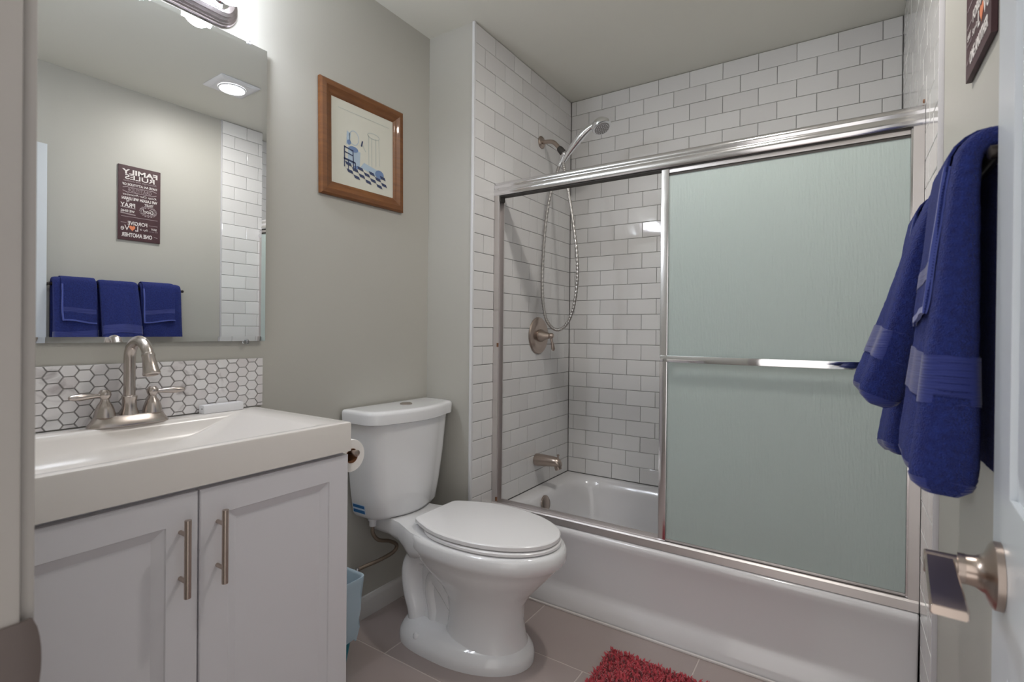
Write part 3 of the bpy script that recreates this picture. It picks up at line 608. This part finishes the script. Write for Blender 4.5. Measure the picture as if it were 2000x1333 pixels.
NP += [(FX+0.045*(1-math.cos(a)), FY+0.003*(1-math.cos(a)), FZ+0.164+0.045*math.sin(a)) for a in [rad(d) for d in range(0, 166, 11)]]
G().tube(NP, [0.0125]*len(NP), 18).build('gooseneck', NICKEL, ft)
e = Vector(NP[-1]); td = (Vector(NP[-1])-Vector(NP[-2])).normalized()
G().lathe([(0.0130, -0.004), (0.0142, 0.0), (0.0142, 0.004), (0.0132, 0.006), (0.0165, 0.038), (0.0185, 0.046), (0.0180, 0.0495), (0.0135, 0.0515), (0.0120, 0.0505)], e, td, 26).build('spout_nozzle', NICKEL, ft)
for s in (-1, 1):
    hy = FY+s*0.0505
    h = G().lathe([(0.0220, 0.024), (0.0212, 0.031), (0.0190, 0.042), (0.0150, 0.053), (0.0098, 0.061), (0.0085, 0.067), (0.0110, 0.0705), (0.0130, 0.077), (0.0120, 0.084), (0.0080, 0.0895), (0.0, 0.091)], (FX, hy, FZ), (0, 0, 1), 28).build('handle', NICKEL, ft)
    d = Vector((0.16, s*1.0, 0.0)).normalized(); o = Vector((FX, hy, FZ+0.077))
    lev = G().tube([o+d*u for u in (0.009, 0.015, 0.028, 0.048, 0.064, 0.072, 0.074)], [0.0048, 0.0046, 0.0064, 0.0086, 0.0074, 0.0045, 0.001], 14).build('lever', NICKEL)
    attach(lev, h)

t = thing('white_box', (-0.205, -1.780, 0.8637), 'small white plastic box lying against the mosaic backsplash', 'box')
G().box((-0.2345, -1.835, 0.8636), (-0.206, -1.722, 0.8875), 0.003).build('case', WHITEP, t)
G().lathe([(0.0026, 0), (0.0022, 0.0008), (0, 0.001)], (-0.2165, -1.835, 0.8775), (0, -1, 0), 10).build('button', GREYP, t)

# ------------------------------------------------------------------ mirror (stands off the wall a hair at its far end)
mr = thing('mirror', (WX, -2.02, 1.067), 'large rectangular wall mirror above the vanity', 'mirror')
MY0, MY1, MZ0, MZ1 = -2.411, -1.642, 1.067, 1.9745
MANG = math.tan(rad(0.85))
def mp_(y, z, d): return Vector((WX+0.0015+(y-MY0)*MANG+d, y, z))
def ml(e, d): return [mp_(MY0+e, MZ0+e, d), mp_(MY1-e, MZ0+e, d), mp_(MY1-e, MZ1-e, d), mp_(MY0+e, MZ1-e, d)]
G().loft([ml(0, 0), ml(0, 0.0028)], True, False).build('backing', GREYP, mr, smooth=0)
G().loft([ml(0, 0.0029), ml(0.014, 0.0037), ml(0.0142, 0.0037)], False, True).build('glass', MIRROR, mr, smooth=0)
for y in (-2.30, -1.70):
    for z, s in ((MZ0, -1), (MZ1, 1)):
        c = mp_(y, z, 0)
        G().box((WX+0.0003, y-0.006, z+s*0.009), (c.x+0.0062, y+0.006, z-s*0.004), 0.0015).build('clip', CLEARG if s < 0 else WHITEP, mr)
        G().lathe([(0.0028, 0), (0.002, 0.001), (0, 0.0012)], (c.x+0.0062, y, z+s*0.004), (1, 0, 0), 8).build('clip_screw', GREYP, mr)

# ------------------------------------------------------------------ vanity light
vl = thing('vanity_light', (WX, -2.04, 2.03), 'fluted nickel strip light with lit globe bulbs above the mirror', 'light')
LZ, LY0, LY1 = 2.045, -2.345, -1.735
def cap(h, x, n=14):
    P = []
    for k in range(n+1): a = rad(-90+180*k/n); P.append(Vector((x, LY1-0.055+h*math.cos(a), LZ+h*math.sin(a))))
    for k in range(n+1): a = rad(90+180*k/n); P.append(Vector((x, LY0+0.055+h*math.cos(a), LZ+h*math.sin(a))))
    return P
prof = [(0.058, WX+0.0005), (0.060, WX+0.006), (0.057, WX+0.010), (0.057, WX+0.013), (0.053, WX+0.016), (0.053, WX+0.020), (0.048, WX+0.0235), (0.048, WX+0.0275), (0.042, WX+0.031), (0.042, WX+0.035), (0.034, WX+0.039), (0.033, WX+0.041)]
G().loft([cap(h, x) for h, x in prof]).build('back_plate', mat('satin_nickel', (0.62, 0.56, 0.58), 0.25, 1.0), vl, smooth=25)
for k in range(4):
    y = LY1-0.068-k*(LY1-LY0-0.136)/3
    G().lathe([(0.030, 0.040), (0.030, 0.044), (0.019, 0.046), (0.019, 0.062)], (WX, y, LZ), (1, 0, 0), 22).build('socket', CHROME, vl)
    b = G().lathe([(0.014, 0.060), (0.016, 0.068), (0.030, 0.078), (0.0385, 0.096), (0.040, 0.108), (0.037, 0.124), (0.028, 0.138), (0.014, 0.146), (0.0, 0.148)], (WX, y, LZ), (1, 0, 0), 26).build('bulb', BULBM, vl)
    b['label'] = 'lit round bulb'
# ------------------------------------------------------------------ ceiling fan light
cl = thing('ceiling_light', (0.98, -1.155, H), 'square white ceiling fan grille with a round lit lamp', 'ceiling light')
def sq(h, z): return rrect(0.98-h, 0.98+h, -1.155-h, -1.155+h, 0.006, H-z, 3)
g = G().loft([sq(0.100, 0.0005), sq(0.102, 0.004), sq(0.098, 0.008), sq(0.080, 0.014), sq(0.076, 0.014)], True, True)
g.build('grille', WHITEP, cl)
G().lathe([(0.066, 0.0), (0.066, 0.006), (0.060, 0.008), (0.057, 0.004)], (0.98, -1.155, H-0.0142), (0, 0, -1), 36, caps=False).build('lamp_ring', WHITEP, cl)
G().lathe([(0.056, 0.0), (0.054, 0.005), (0.040, 0.010), (0.0, 0.013)], (0.98, -1.155, H-0.0145), (0, 0, -1), 36).build('lamp', LAMPM, cl)

# ------------------------------------------------------------------ framed print
pf = thing('framed_print', (WX, -1.248, 1.79), 'wooden framed blue print of a bathroom above the toilet', 'picture')
PC, TIL = Vector((WX, -1.2485, 1.7865)), rad(-0.9)
def fp(u, v, d):                                       # u to the viewer's right (+y), v up, d out of the wall
    return Vector((WX+d, PC.y+u*math.cos(TIL)+v*math.sin(TIL), PC.z-u*math.sin(TIL)+v*math.cos(TIL)))
def fl_(hu, hv, d): return [fp(-hu, -hv, d), fp(hu, -hv, d), fp(hu, hv, d), fp(-hu, hv, d)]
HU, HV = 0.197, 0.203
rails = ((0, 1), (1, 2), (2, 3), (3, 0))
secs = [fl_(HU, HV, 0.001), fl_(HU, HV, 0.013), fl_(HU-0.006, HV-0.006, 0.018), fl_(HU-0.022, HV-0.022, 0.019), fl_(HU-0.034, HV-0.034, 0.013), fl_(HU-0.040, HV-0.040, 0.012), fl_(HU-0.048, HV-0.048, 0.008), fl_(HU-0.051, HV-0.051, 0.0062)]
for i, j in rails:
    G().loft([[s[i], s[j]] for s in secs], False, False, closed=False).build('frame_rail', WOOD, pf, smooth=25)
pr = G(); pr.loft([fl_(HU-0.046, HV-0.046, 0.004), fl_(HU-0.046, HV-0.046, 0.0058)]); pr.build('print', PAPER, pf, smooth=0)
PU, PV = 2*(HU-0.051), 2*(HV-0.051)
def ink(parts, m, nm, d):
    g = G()
    for poly in parts: g.loft([[fp((u-.5)*PU, (v-.5)*PV, d) for u, v in poly], [fp((u-.5)*PU, (v-.5)*PV, d+0.0002) for u, v in poly]])
    g.build(nm, m, pf, smooth=0)
def seg(a, b, wd=0.008):
    dx, dy = b[0]-a[0], b[1]-a[1]; l = math.hypot(dx, dy); nx, ny = -dy/l*wd/2, dx/l*wd/2
    return [(a[0]+nx, a[1]+ny), (b[0]+nx, b[1]+ny), (b[0]-nx, b[1]-ny), (a[0]-nx, a[1]-ny)]
def ell(cx, cy, rx, ry, wd, a0=0, a1=360, n=22):
    q = [(cx+rx*math.cos(rad(a0+(a1-a0)*k/n)), cy+ry*math.sin(rad(a0+(a1-a0)*k/n))) for k in range(n+1)]; return [seg(q[i], q[i+1], wd) for i in range(n)]
def disc(cx, cy, rx, ry, n=18): return [(cx+rx*math.cos(2*PI*k/n), cy+ry*math.sin(2*PI*k/n)) for k in range(n)]
pale = [[(0.24, 0.28), (0.43, 0.26), (0.44, 0.45), (0.25, 0.48)], [(0.22, 0.50), (0.27, 0.49), (0.29, 0.64), (0.23, 0.66)], [(0.44, 0.27), (0.72, 0.21), (0.76, 0.29), (0.50, 0.34)]]+ell(0.34, 0.60, 0.075, 0.085, 0.008)
ink(pale, PALEINK, 'print_wash', 0.0060)
ink(ell(0.66, 0.71, 0.10, 0.035, 0.009)+[seg((0.58, 0.33), (0.575, 0.70)), seg((0.63, 0.32), (0.63, 0.68)), seg((0.70, 0.34), (0.695, 0.69)), seg((0.76, 0.36), (0.75, 0.70), 0.006), seg((0.10, 0.90), (0.93, 0.90), 0.005), seg((0.47, 0.56), (0.53, 0.48), 0.01)], GREYINK, 'print_lines', 0.00625)
ink([disc(0.33, 0.46, 0.075, 0.035), disc(0.76, 0.25, 0.075, 0.055), disc(0.26, 0.53, 0.03, 0.03), disc(0.37, 0.25, 0.04, 0.02)], BLUEINK, 'print_blots', 0.0065)
chk = []
for r in range(4):
    for c in range(7):
        if (r+c) % 2 == 0:
            a, b = 0.20+c*0.094+r*0.012, 0.29-r*0.042-c*0.008; chk.append([(a, b), (a+0.085, b-0.012), (a+0.105, b-0.048), (a+0.02, b-0.036)])
ink(chk, DARKINK, 'print_checker', 0.0067)
ink([seg((0.19, 0.22), (0.19, 0.47), 0.014), seg((0.33, 0.20), (0.32, 0.45), 0.014), seg((0.19, 0.46), (0.32, 0.44), 0.014), seg((0.19, 0.40), (0.32, 0.38), 0.012), seg((0.18, 0.32), (0.36, 0.30), 0.02), seg((0.36, 0.30), (0.36, 0.20), 0.012), seg((0.25, 0.18), (0.25, 0.31), 0.010), seg((0.455, 0.53), (0.475, 0.60), 0.02)], DARKINK, 'print_chair', 0.0069)

# ------------------------------------------------------------------ sign on the towel wall
sg = thing('wall_sign', (RX, -1.385, 1.573), 'dark maroon family rules sign with pale lettering on the towel wall', 'sign')
SY0, SY1, SZ0, SZ1, SX = -1.496, -1.300, 1.573, 1.972, RX-0.009
G().box((SX, SY0, SZ0), (RX-0.0005, SY1, SZ1), 0.001).build('board', SIGNB, sg, smooth=0)
FONTS = []
def text(s, v, wd, hgt, m=SIGNW, u=0.5, bold=0.0, shear=0.0):
    c = bpy.data.curves.new('lettering', 'FONT'); c.body = s; c.align_x = 'CENTER'; c.align_y = 'CENTER'; c.size = 1.0; c.offset = bold; c.extrude = 0.004; c.shear = shear
    o = bpy.data.objects.new('lettering_curve', c); COL.objects.link(o); FONTS.append((o, s, v, wd, hgt, m, u))
for a in (('FAMILY', .918, .84, .066, SIGNW, .5, .03), ('RULES', .848, .70, .062, SIGNW, .5, .01), ('Encourage one another', .795, .80, .030, SIGNG, .5, .0, .3), ('HAVE AN ATTITUDE OF', .748, .82, .032, SIGNW, .5, .02),
          ('GRATITUDE', .678, .56, .046, SIGNG, .5, .0), ('Keep Our Promises', .610, .80, .036, SIGNW, .5, .0, .3), ('WE LAUGH WE LEARN', .560, .84, .040, SIGNW, .5, .03), ('TRUST', .508, .22, .030, SIGNW, .28, .02),
          ('WE', .525, .07, .024, SIGNW, .78, .02), ('PRAY', .470, .34, .058, SIGNW, .78, .02), ('God', .420, .26, .055, SIGNW, .30, .01, .3), ('WE SING', .390, .32, .032, SIGNW, .78, .02), ('FORGIVE', .232, .46, .050, SIGNW, .55, .02),
          ('SAY', .185, .14, .028, SIGNW, .16, .02), ("I'm sorry", .150, .20, .022, SIGNG, .17, .0), ('Say it', .160, .20, .034, SIGNW, .40, .0, .3), ('L', .165, .07, .070, SIGNW, .57, .02), ('Ve', .165, .20, .070, SIGNW, .84, .0), ('ONE ANOTHER', .072, .72, .056, SIGNW, .56, .03)):
    text(*a)
dg = bpy.context.evaluated_depsgraph_get(); dg.update()
SW, SH = SY1-SY0, SZ1-SZ0
for o, s, v, wd, hgt, m, u in FONTS:
    me = bpy.data.meshes.new_from_object(o.evaluated_get(dg)); xs = [p.co.x for p in me.vertices]; yy = [p.co.y for p in me.vertices]; zz = [p.co.z for p in me.vertices]
    bx, by, sx, sy = (min(xs)+max(xs))/2, (min(yy)+max(yy))/2, wd*SW/(max(xs)-min(xs)), hgt*SH/(max(yy)-min(yy)); cy = SY1-u*SW; cz = SZ0+v*SH
    for p in me.vertices:
        h = 0.0008 if p.co.z > 0 else 0.0001
        p.co = Vector((SX-h, cy-(p.co.x-bx)*sx, cz+(p.co.y-by)*sy))
    me.materials.clear(); me.materials.append(m); c = o.data; bpy.data.objects.remove(o); bpy.data.curves.remove(c)
    n = bpy.data.objects.new('lettering', me); COL.objects.link(n); attach(n, sg)
def sgp(u, v, d): return Vector((SX-d, SY1-u*SW, SZ0+v*SH))
def sink(parts, m, nm):
    g = G()
    for poly in parts: g.loft([[sgp(u, v, 0.0001) for u, v in poly], [sgp(u, v, 0.0007) for u, v in poly]])
    g.build(nm, m, sg, smooth=0)
hpts = [(0.675+0.070*(16*math.sin(2*PI*k/28)**3)/16, 0.168+0.036*(13*math.cos(2*PI*k/28)-5*math.cos(4*PI*k/28)-2*math.cos(6*PI*k/28)-math.cos(8*PI*k/28))/14) for k in range(28)]
sink([hpts], SIGNO, 'heart')
wre = []
for k in range(16): wre += ell(0.30+0.185*math.cos(2*PI*k/16), 0.420+0.060*math.sin(2*PI*k/16), 0.028, 0.012, 0.012, 0, 300, 6)
sink(wre, SIGNG, 'wreath')
sink([seg((0.10, 0.70), (0.22, 0.72), 0.010), seg((0.10, 0.66), (0.22, 0.64), 0.010), seg((0.22, 0.645), (0.78, 0.645), 0.008), seg((0.22, 0.712), (0.78, 0.712), 0.008), seg((0.78, 0.72), (0.90, 0.70), 0.010), seg((0.78, 0.64), (0.90, 0.66), 0.010),
      seg((0.60, 0.432), (0.95, 0.440), 0.010), seg((0.60, 0.345), (0.95, 0.360), 0.014), seg((0.07, 0.315), (0.93, 0.315), 0.006), seg((0.07, 0.232), (0.28, 0.232), 0.006), seg((0.81, 0.232), (0.94, 0.232), 0.006), seg((0.07, 0.07), (0.16, 0.085), 0.008)], SIGNG, 'flourish')

# ------------------------------------------------------------------ towel bar and towels
BX, BZ = 1.4335, 1.312
t = thing('towel_rail', (BX, -1.49, BZ), 'dark bronze towel bar on the wall behind the open door', 'towel bar')
G().tube([(BX, -1.783, BZ), (BX, -1.198, BZ)], 0.0075, 16).build('bar', BRONZE, t)
for y in (-1.7805, -1.205):
    G().lathe([(0.0085, 0.0005), (0.0085, 0.005), (0.007, 0.010), (0.007, 0.046), (0.0078, 0.050), (0.0078, 0.057), (0.005, 0.059)], (RX, y, BZ), (-1, 0, 0), 20).build('bracket', BRONZE, t)
def towel(name, y0, y1, layers, label, cat, folds, seed, group=None):
    """cloth folded over the bar; each layer = (part name, front drop, back drop, radius at bar, flare of the front hem, thickness, added bulk at the hem, band, hem height, side hem)"""
    rr = random.Random(seed); T = thing(name, (BX, (y0+y1)/2, BZ-layers[0][1]), label, cat, group)
    ph = [rr.uniform(0, 6.28) for _ in range(6)]
    for (pn, lf, lb, r0, flare, th, grow, band, hem, side_hem) in layers:
        nu, nf, prof = 30, 48, []
        for k in range(nf+1): prof.append(('f', 1-k/nf))
        for k in range(1, 10): prof.append(('a', k/10))
        for k in range(0, 21): prof.append(('b', k/20))
        def centre(kind, s, u):
            yy = y0+(y1-y0)*u
            if kind == 'a':
                a = PI*(1-s); return Vector((BX+r0*math.cos(a), yy, BZ+r0*math.sin(a)))
            if kind == 'f':
                x = BX-r0-flare*(s**0.85)*(1-0.12*math.sin(PI*s))+grow*s/2
                wv = folds*s*(math.sin(2*PI*u*1.3+ph[0])+0.5*math.sin(2*PI*u*2.7+ph[1]+s*1.5))+0.0012*math.sin(9*s+6*u+ph[2])*s
                return Vector((x-wv, yy+0.004*math.sin(4*s+ph[5])*s, BZ-s*lf+0.008*s*math.sin(2*PI*u*0.6+ph[3])))
            x = BX+r0-max(0.0, r0+th/2-(RX-BX-0.004))
            return Vector((x, yy, BZ-s*lb))
        def sheet(us, rows, off, wob):
            grid = [[centre(*prof[i], u) for u in us] for i in rows]
            nr, nc = len(grid), len(us); A, Bk = [], []
            for i in range(nr):
                for j in range(nc):
                    du = grid[i][min(j+1, nc-1)]-grid[i][max(j-1, 0)]; dv = grid[min(i+1, nr-1)][j]-grid[max(i-1, 0)][j]
                    n = du.cross(dv); n = n.normalized() if n.length > 1e-9 else Vector((-1, 0, 0))
                    ed = min(j, nc-1-j) if nc > 6 else 9; kd, sv = prof[rows[i]]; tt = th+(grow*sv if kd == 'f' else 0); dd = 0.0 if kd != 'f' else max(0.0, 1-(1-sv)*lf/0.030); dn = 0.45+0.55*math.sqrt(1-dd*dd)
                    h = tt/2*{0: 0.62, 1: 0.86, 2: 0.96}.get(ed, 1.0)*dn+off
                    A.append(grid[i][j]+n*(h+wob*rr.uniform(-1, 1))); Bk.append(grid[i][j]-n*(h+wob*rr.uniform(-1, 1)))
            g = G(); fs = []; q = len(A)
            for i in range(nr-1):
                for j in range(nc-1):
                    a, b, c, d = i*nc+j, i*nc+j+1, (i+1)*nc+j+1, (i+1)*nc+j; fs += [(a, b, c, d), (q+d, q+c, q+b, q+a)]
            for j in range(nc-1):
                fs += [(j, q+j, q+j+1, j+1), ((nr-1)*nc+j, (nr-1)*nc+j+1, q+(nr-1)*nc+j+1, q+(nr-1)*nc+j)]
            for i in range(nr-1):
                fs += [(i*nc, (i+1)*nc, q+(i+1)*nc, q+i*nc), (i*nc+nc-1, q+i*nc+nc-1, q+(i+1)*nc+nc-1, (i+1)*nc+nc-1)]
            return g.add(A+Bk, fs)
        U = [k/nu for k in range(nu+1)]
        body = sheet(U, range(len(prof)), 0, 0.0005 if th > 0.007 else 0.0002).build(pn, TERRY, T, smooth=80)
        def rows_between(a, b): return [i for i, (k, s) in enumerate(prof) if k == 'f' and a <= s*lf <= b]
        for nm, z0, z1, m, of in [('hem', lf-hem, lf, HEM if side_hem else BAND, 0.0010)]+[('woven_band', z0, z1, BAND, 0.0015 if th > 0.01 else 0.0007) for z0, z1 in band]:
            rw = rows_between(z0, z1)
            if len(rw) >= 2: attach(sheet(U, rw, of, 0).build(nm, m, None, smooth=80), body)
        if side_hem: attach(sheet([0.0, 0.03, 0.045], rows_between(0.0, lf), 0.0011, 0).build('side_hem', HEM, None, smooth=80), body)
    return T
GR, GR2 = 'royal blue towels on the bar', 'blue washcloths over the towels'
towel('bath_towel', -1.7715, -1.604, [('folded_terry', 0.390, 0.37, 0.0220, 0.040, 0.026, 0.042, ((0.222, 0.285),), 0.022, False)], 'blue bath towel nearest the door, washcloth over it', 'towel', 0.004, 3, GR)
towel('washcloth', -1.744, -1.610, [('terry_cloth', 0.186, 0.15, 0.0385, 0.020, 0.0045, 0, ((0.115, 0.142),), 0.009, True)], 'small blue washcloth over the bath towel nearest the door', 'washcloth', 0.0012, 4, GR2)
towel('hand_towel', -1.594, -1.428, [('folded_terry', 0.313, 0.28, 0.0220, 0.097, 0.026, 0.036, ((0.200, 0.248),), 0.018, False)], 'blue hand towel hanging between the two bath towels', 'towel', 0.005, 5, GR)
towel('bath_towel', -1.414, -1.222, [('folded_terry', 0.430, 0.40, 0.0220, 0.050, 0.026, 0.034, ((0.262, 0.335),), 0.022, False)], 'blue bath towel nearest the tub, washcloth over it', 'towel', 0.004, 6, GR)
towel('washcloth', -1.408, -1.258, [('terry_cloth', 0.178, 0.15, 0.0385, 0.024, 0.0045, 0, ((0.11, 0.137),), 0.009, True)], 'small blue washcloth over the bath towel nearest the tub', 'washcloth', 0.0012, 8, GR2)

# ------------------------------------------------------------------ toilet paper, bin, mat
t = thing('toilet_paper_holder', (0.09, VY1, 0.755), 'nickel toilet paper arm on the side of the vanity', 'paper holder')
RC = (-1.610, 0.7525)
G().lathe([(0.018, 0.0045), (0.017, 0.010), (0.008, 0.014), (0.007, 0.054)], (0.020, VY1-0.008, RC[1]+0.010), (0, 1, 0), 18).build('post', NICKEL2, t)
G().tube([(0.014, RC[0], RC[1]+0.010), (0.163, RC[0], RC[1]+0.010)], 0.0072, 14).lathe([(0.0095, 0), (0.0095, 0.008), (0.006, 0.010)], (0.158, RC[0], RC[1]+0.010), (1, 0, 0), 16).build('arm', NICKEL2, t)
t = thing('toilet_paper_roll', (0.09, RC[0], RC[1]-0.044), 'white toilet paper roll with brown core beside the vanity', 'toilet paper')
n = 36; ring = lambda r, x: [Vector((x, RC[0]+r*math.cos(2*PI*k/n), RC[1]+r*math.sin(2*PI*k/n))) for k in range(n)]
G().loft([ring(0.0205, 0.040), ring(0.0445, 0.040), ring(0.0450, 0.043), ring(0.0450, 0.141), ring(0.0440, 0.144), ring(0.0205, 0.144)], False, False).build('paper', TP, t)
G().loft([ring(0.0203, 0.039), ring(0.0203, 0.145), ring(0.0190, 0.145), ring(0.0190, 0.039), ring(0.0203, 0.039)], False, False).build('core', CARD, t)

t = thing('trash_bin', (-0.13, -1.52, 0), 'small teal waste bin beside the vanity, lined with a bag', 'trash can')
def bl(z, e=0.0):
    f = z/0.285; return rrect(-0.205-0.020*f-e, -0.062+0.030*f+e, -1.620-0.02*f-e, -1.447+0.042*f+e, 0.022, z, 5)
G().loft([bl(0.0, -0.004), bl(0.004), bl(0.285), bl(0.285, -0.003), bl(0.008, -0.003)], True, True).build('bin_body', TEAL, t)
t2 = thing('bin_liner', (-0.13, -1.52, 0.05), 'pale blue plastic bag folded over the rim of the bin', 'bag')
rr = random.Random(5); lo = []
def lin(z, e, amp):
    P = bl(z, e); c = Vector((-0.13, -1.515, z)); out = []
    for k, p in enumerate(P):
        d = (p-c); d.z = 0; out.append(p+d.normalized()*amp*(0.5+0.5*math.sin(k*2.1+z*31)+0.4*math.sin(k*0.9+z*12))+Vector((0, 0, amp*0.9*math.sin(k*1.3+1))))
    return out
for z, e, a in ((0.10, -0.006, 0.0), (0.20, -0.0055, 0.0), (0.283, -0.0045, 0.0), (0.290, -0.001, 0.0), (0.290, 0.0022, 0.0003), (0.275, 0.003, 0.001), (0.23, 0.0035, 0.004), (0.18, 0.005, 0.010), (0.13, 0.006, 0.014), (0.085, 0.005, 0.012)): lo.append(lin(z, e, a))
G().loft(lo, False, False).build('bag_film', LINER, t2, smooth=60)

mt = thing('bath_mat', (0.90, -1.12, 0), 'red shaggy bath mat on the floor in front of the tub', 'bath mat')
G().loft([rrect(0.630, 1.235, -1.340, -0.902, 0.02, z, 5) for z in (0.0005, 0.009)]).build('backing', REDM, mt)
g = G(); rr = random.Random(11)
for i in range(9500):
    x, y = rr.uniform(0.622, 1.243), rr.uniform(-1.348, -0.894)
    a = rr.uniform(0, 2*PI); ln = rr.uniform(0.010, 0.019); lx, ly = math.cos(a)*ln*0.55, math.sin(a)*ln*0.55; wd = 0.0022
    px, py = -math.sin(a)*wd, math.cos(a)*wd; zb = 0.007; ex = min(max(x+lx, 0.618), 1.247); ey = min(max(y+ly, -1.352), -0.890)
    x = min(max(x, 0.631), 1.234); y = min(max(y, -1.339), -0.903)
    g.add([(x+px, y+py, zb), (x-px, y-py, zb), (x+lx*.5-px*1.4, y+ly*.5-py*1.4, zb+ln*.75), (x+lx*.5+px*1.4, y+ly*.5+py*1.4, zb+ln*.75), (ex, ey, zb+ln*0.95)], [(0, 1, 2, 3), (3, 2, 4)])
pl = g.build('pile', REDM, mt, smooth=60); pl['kind'] = 'stuff'
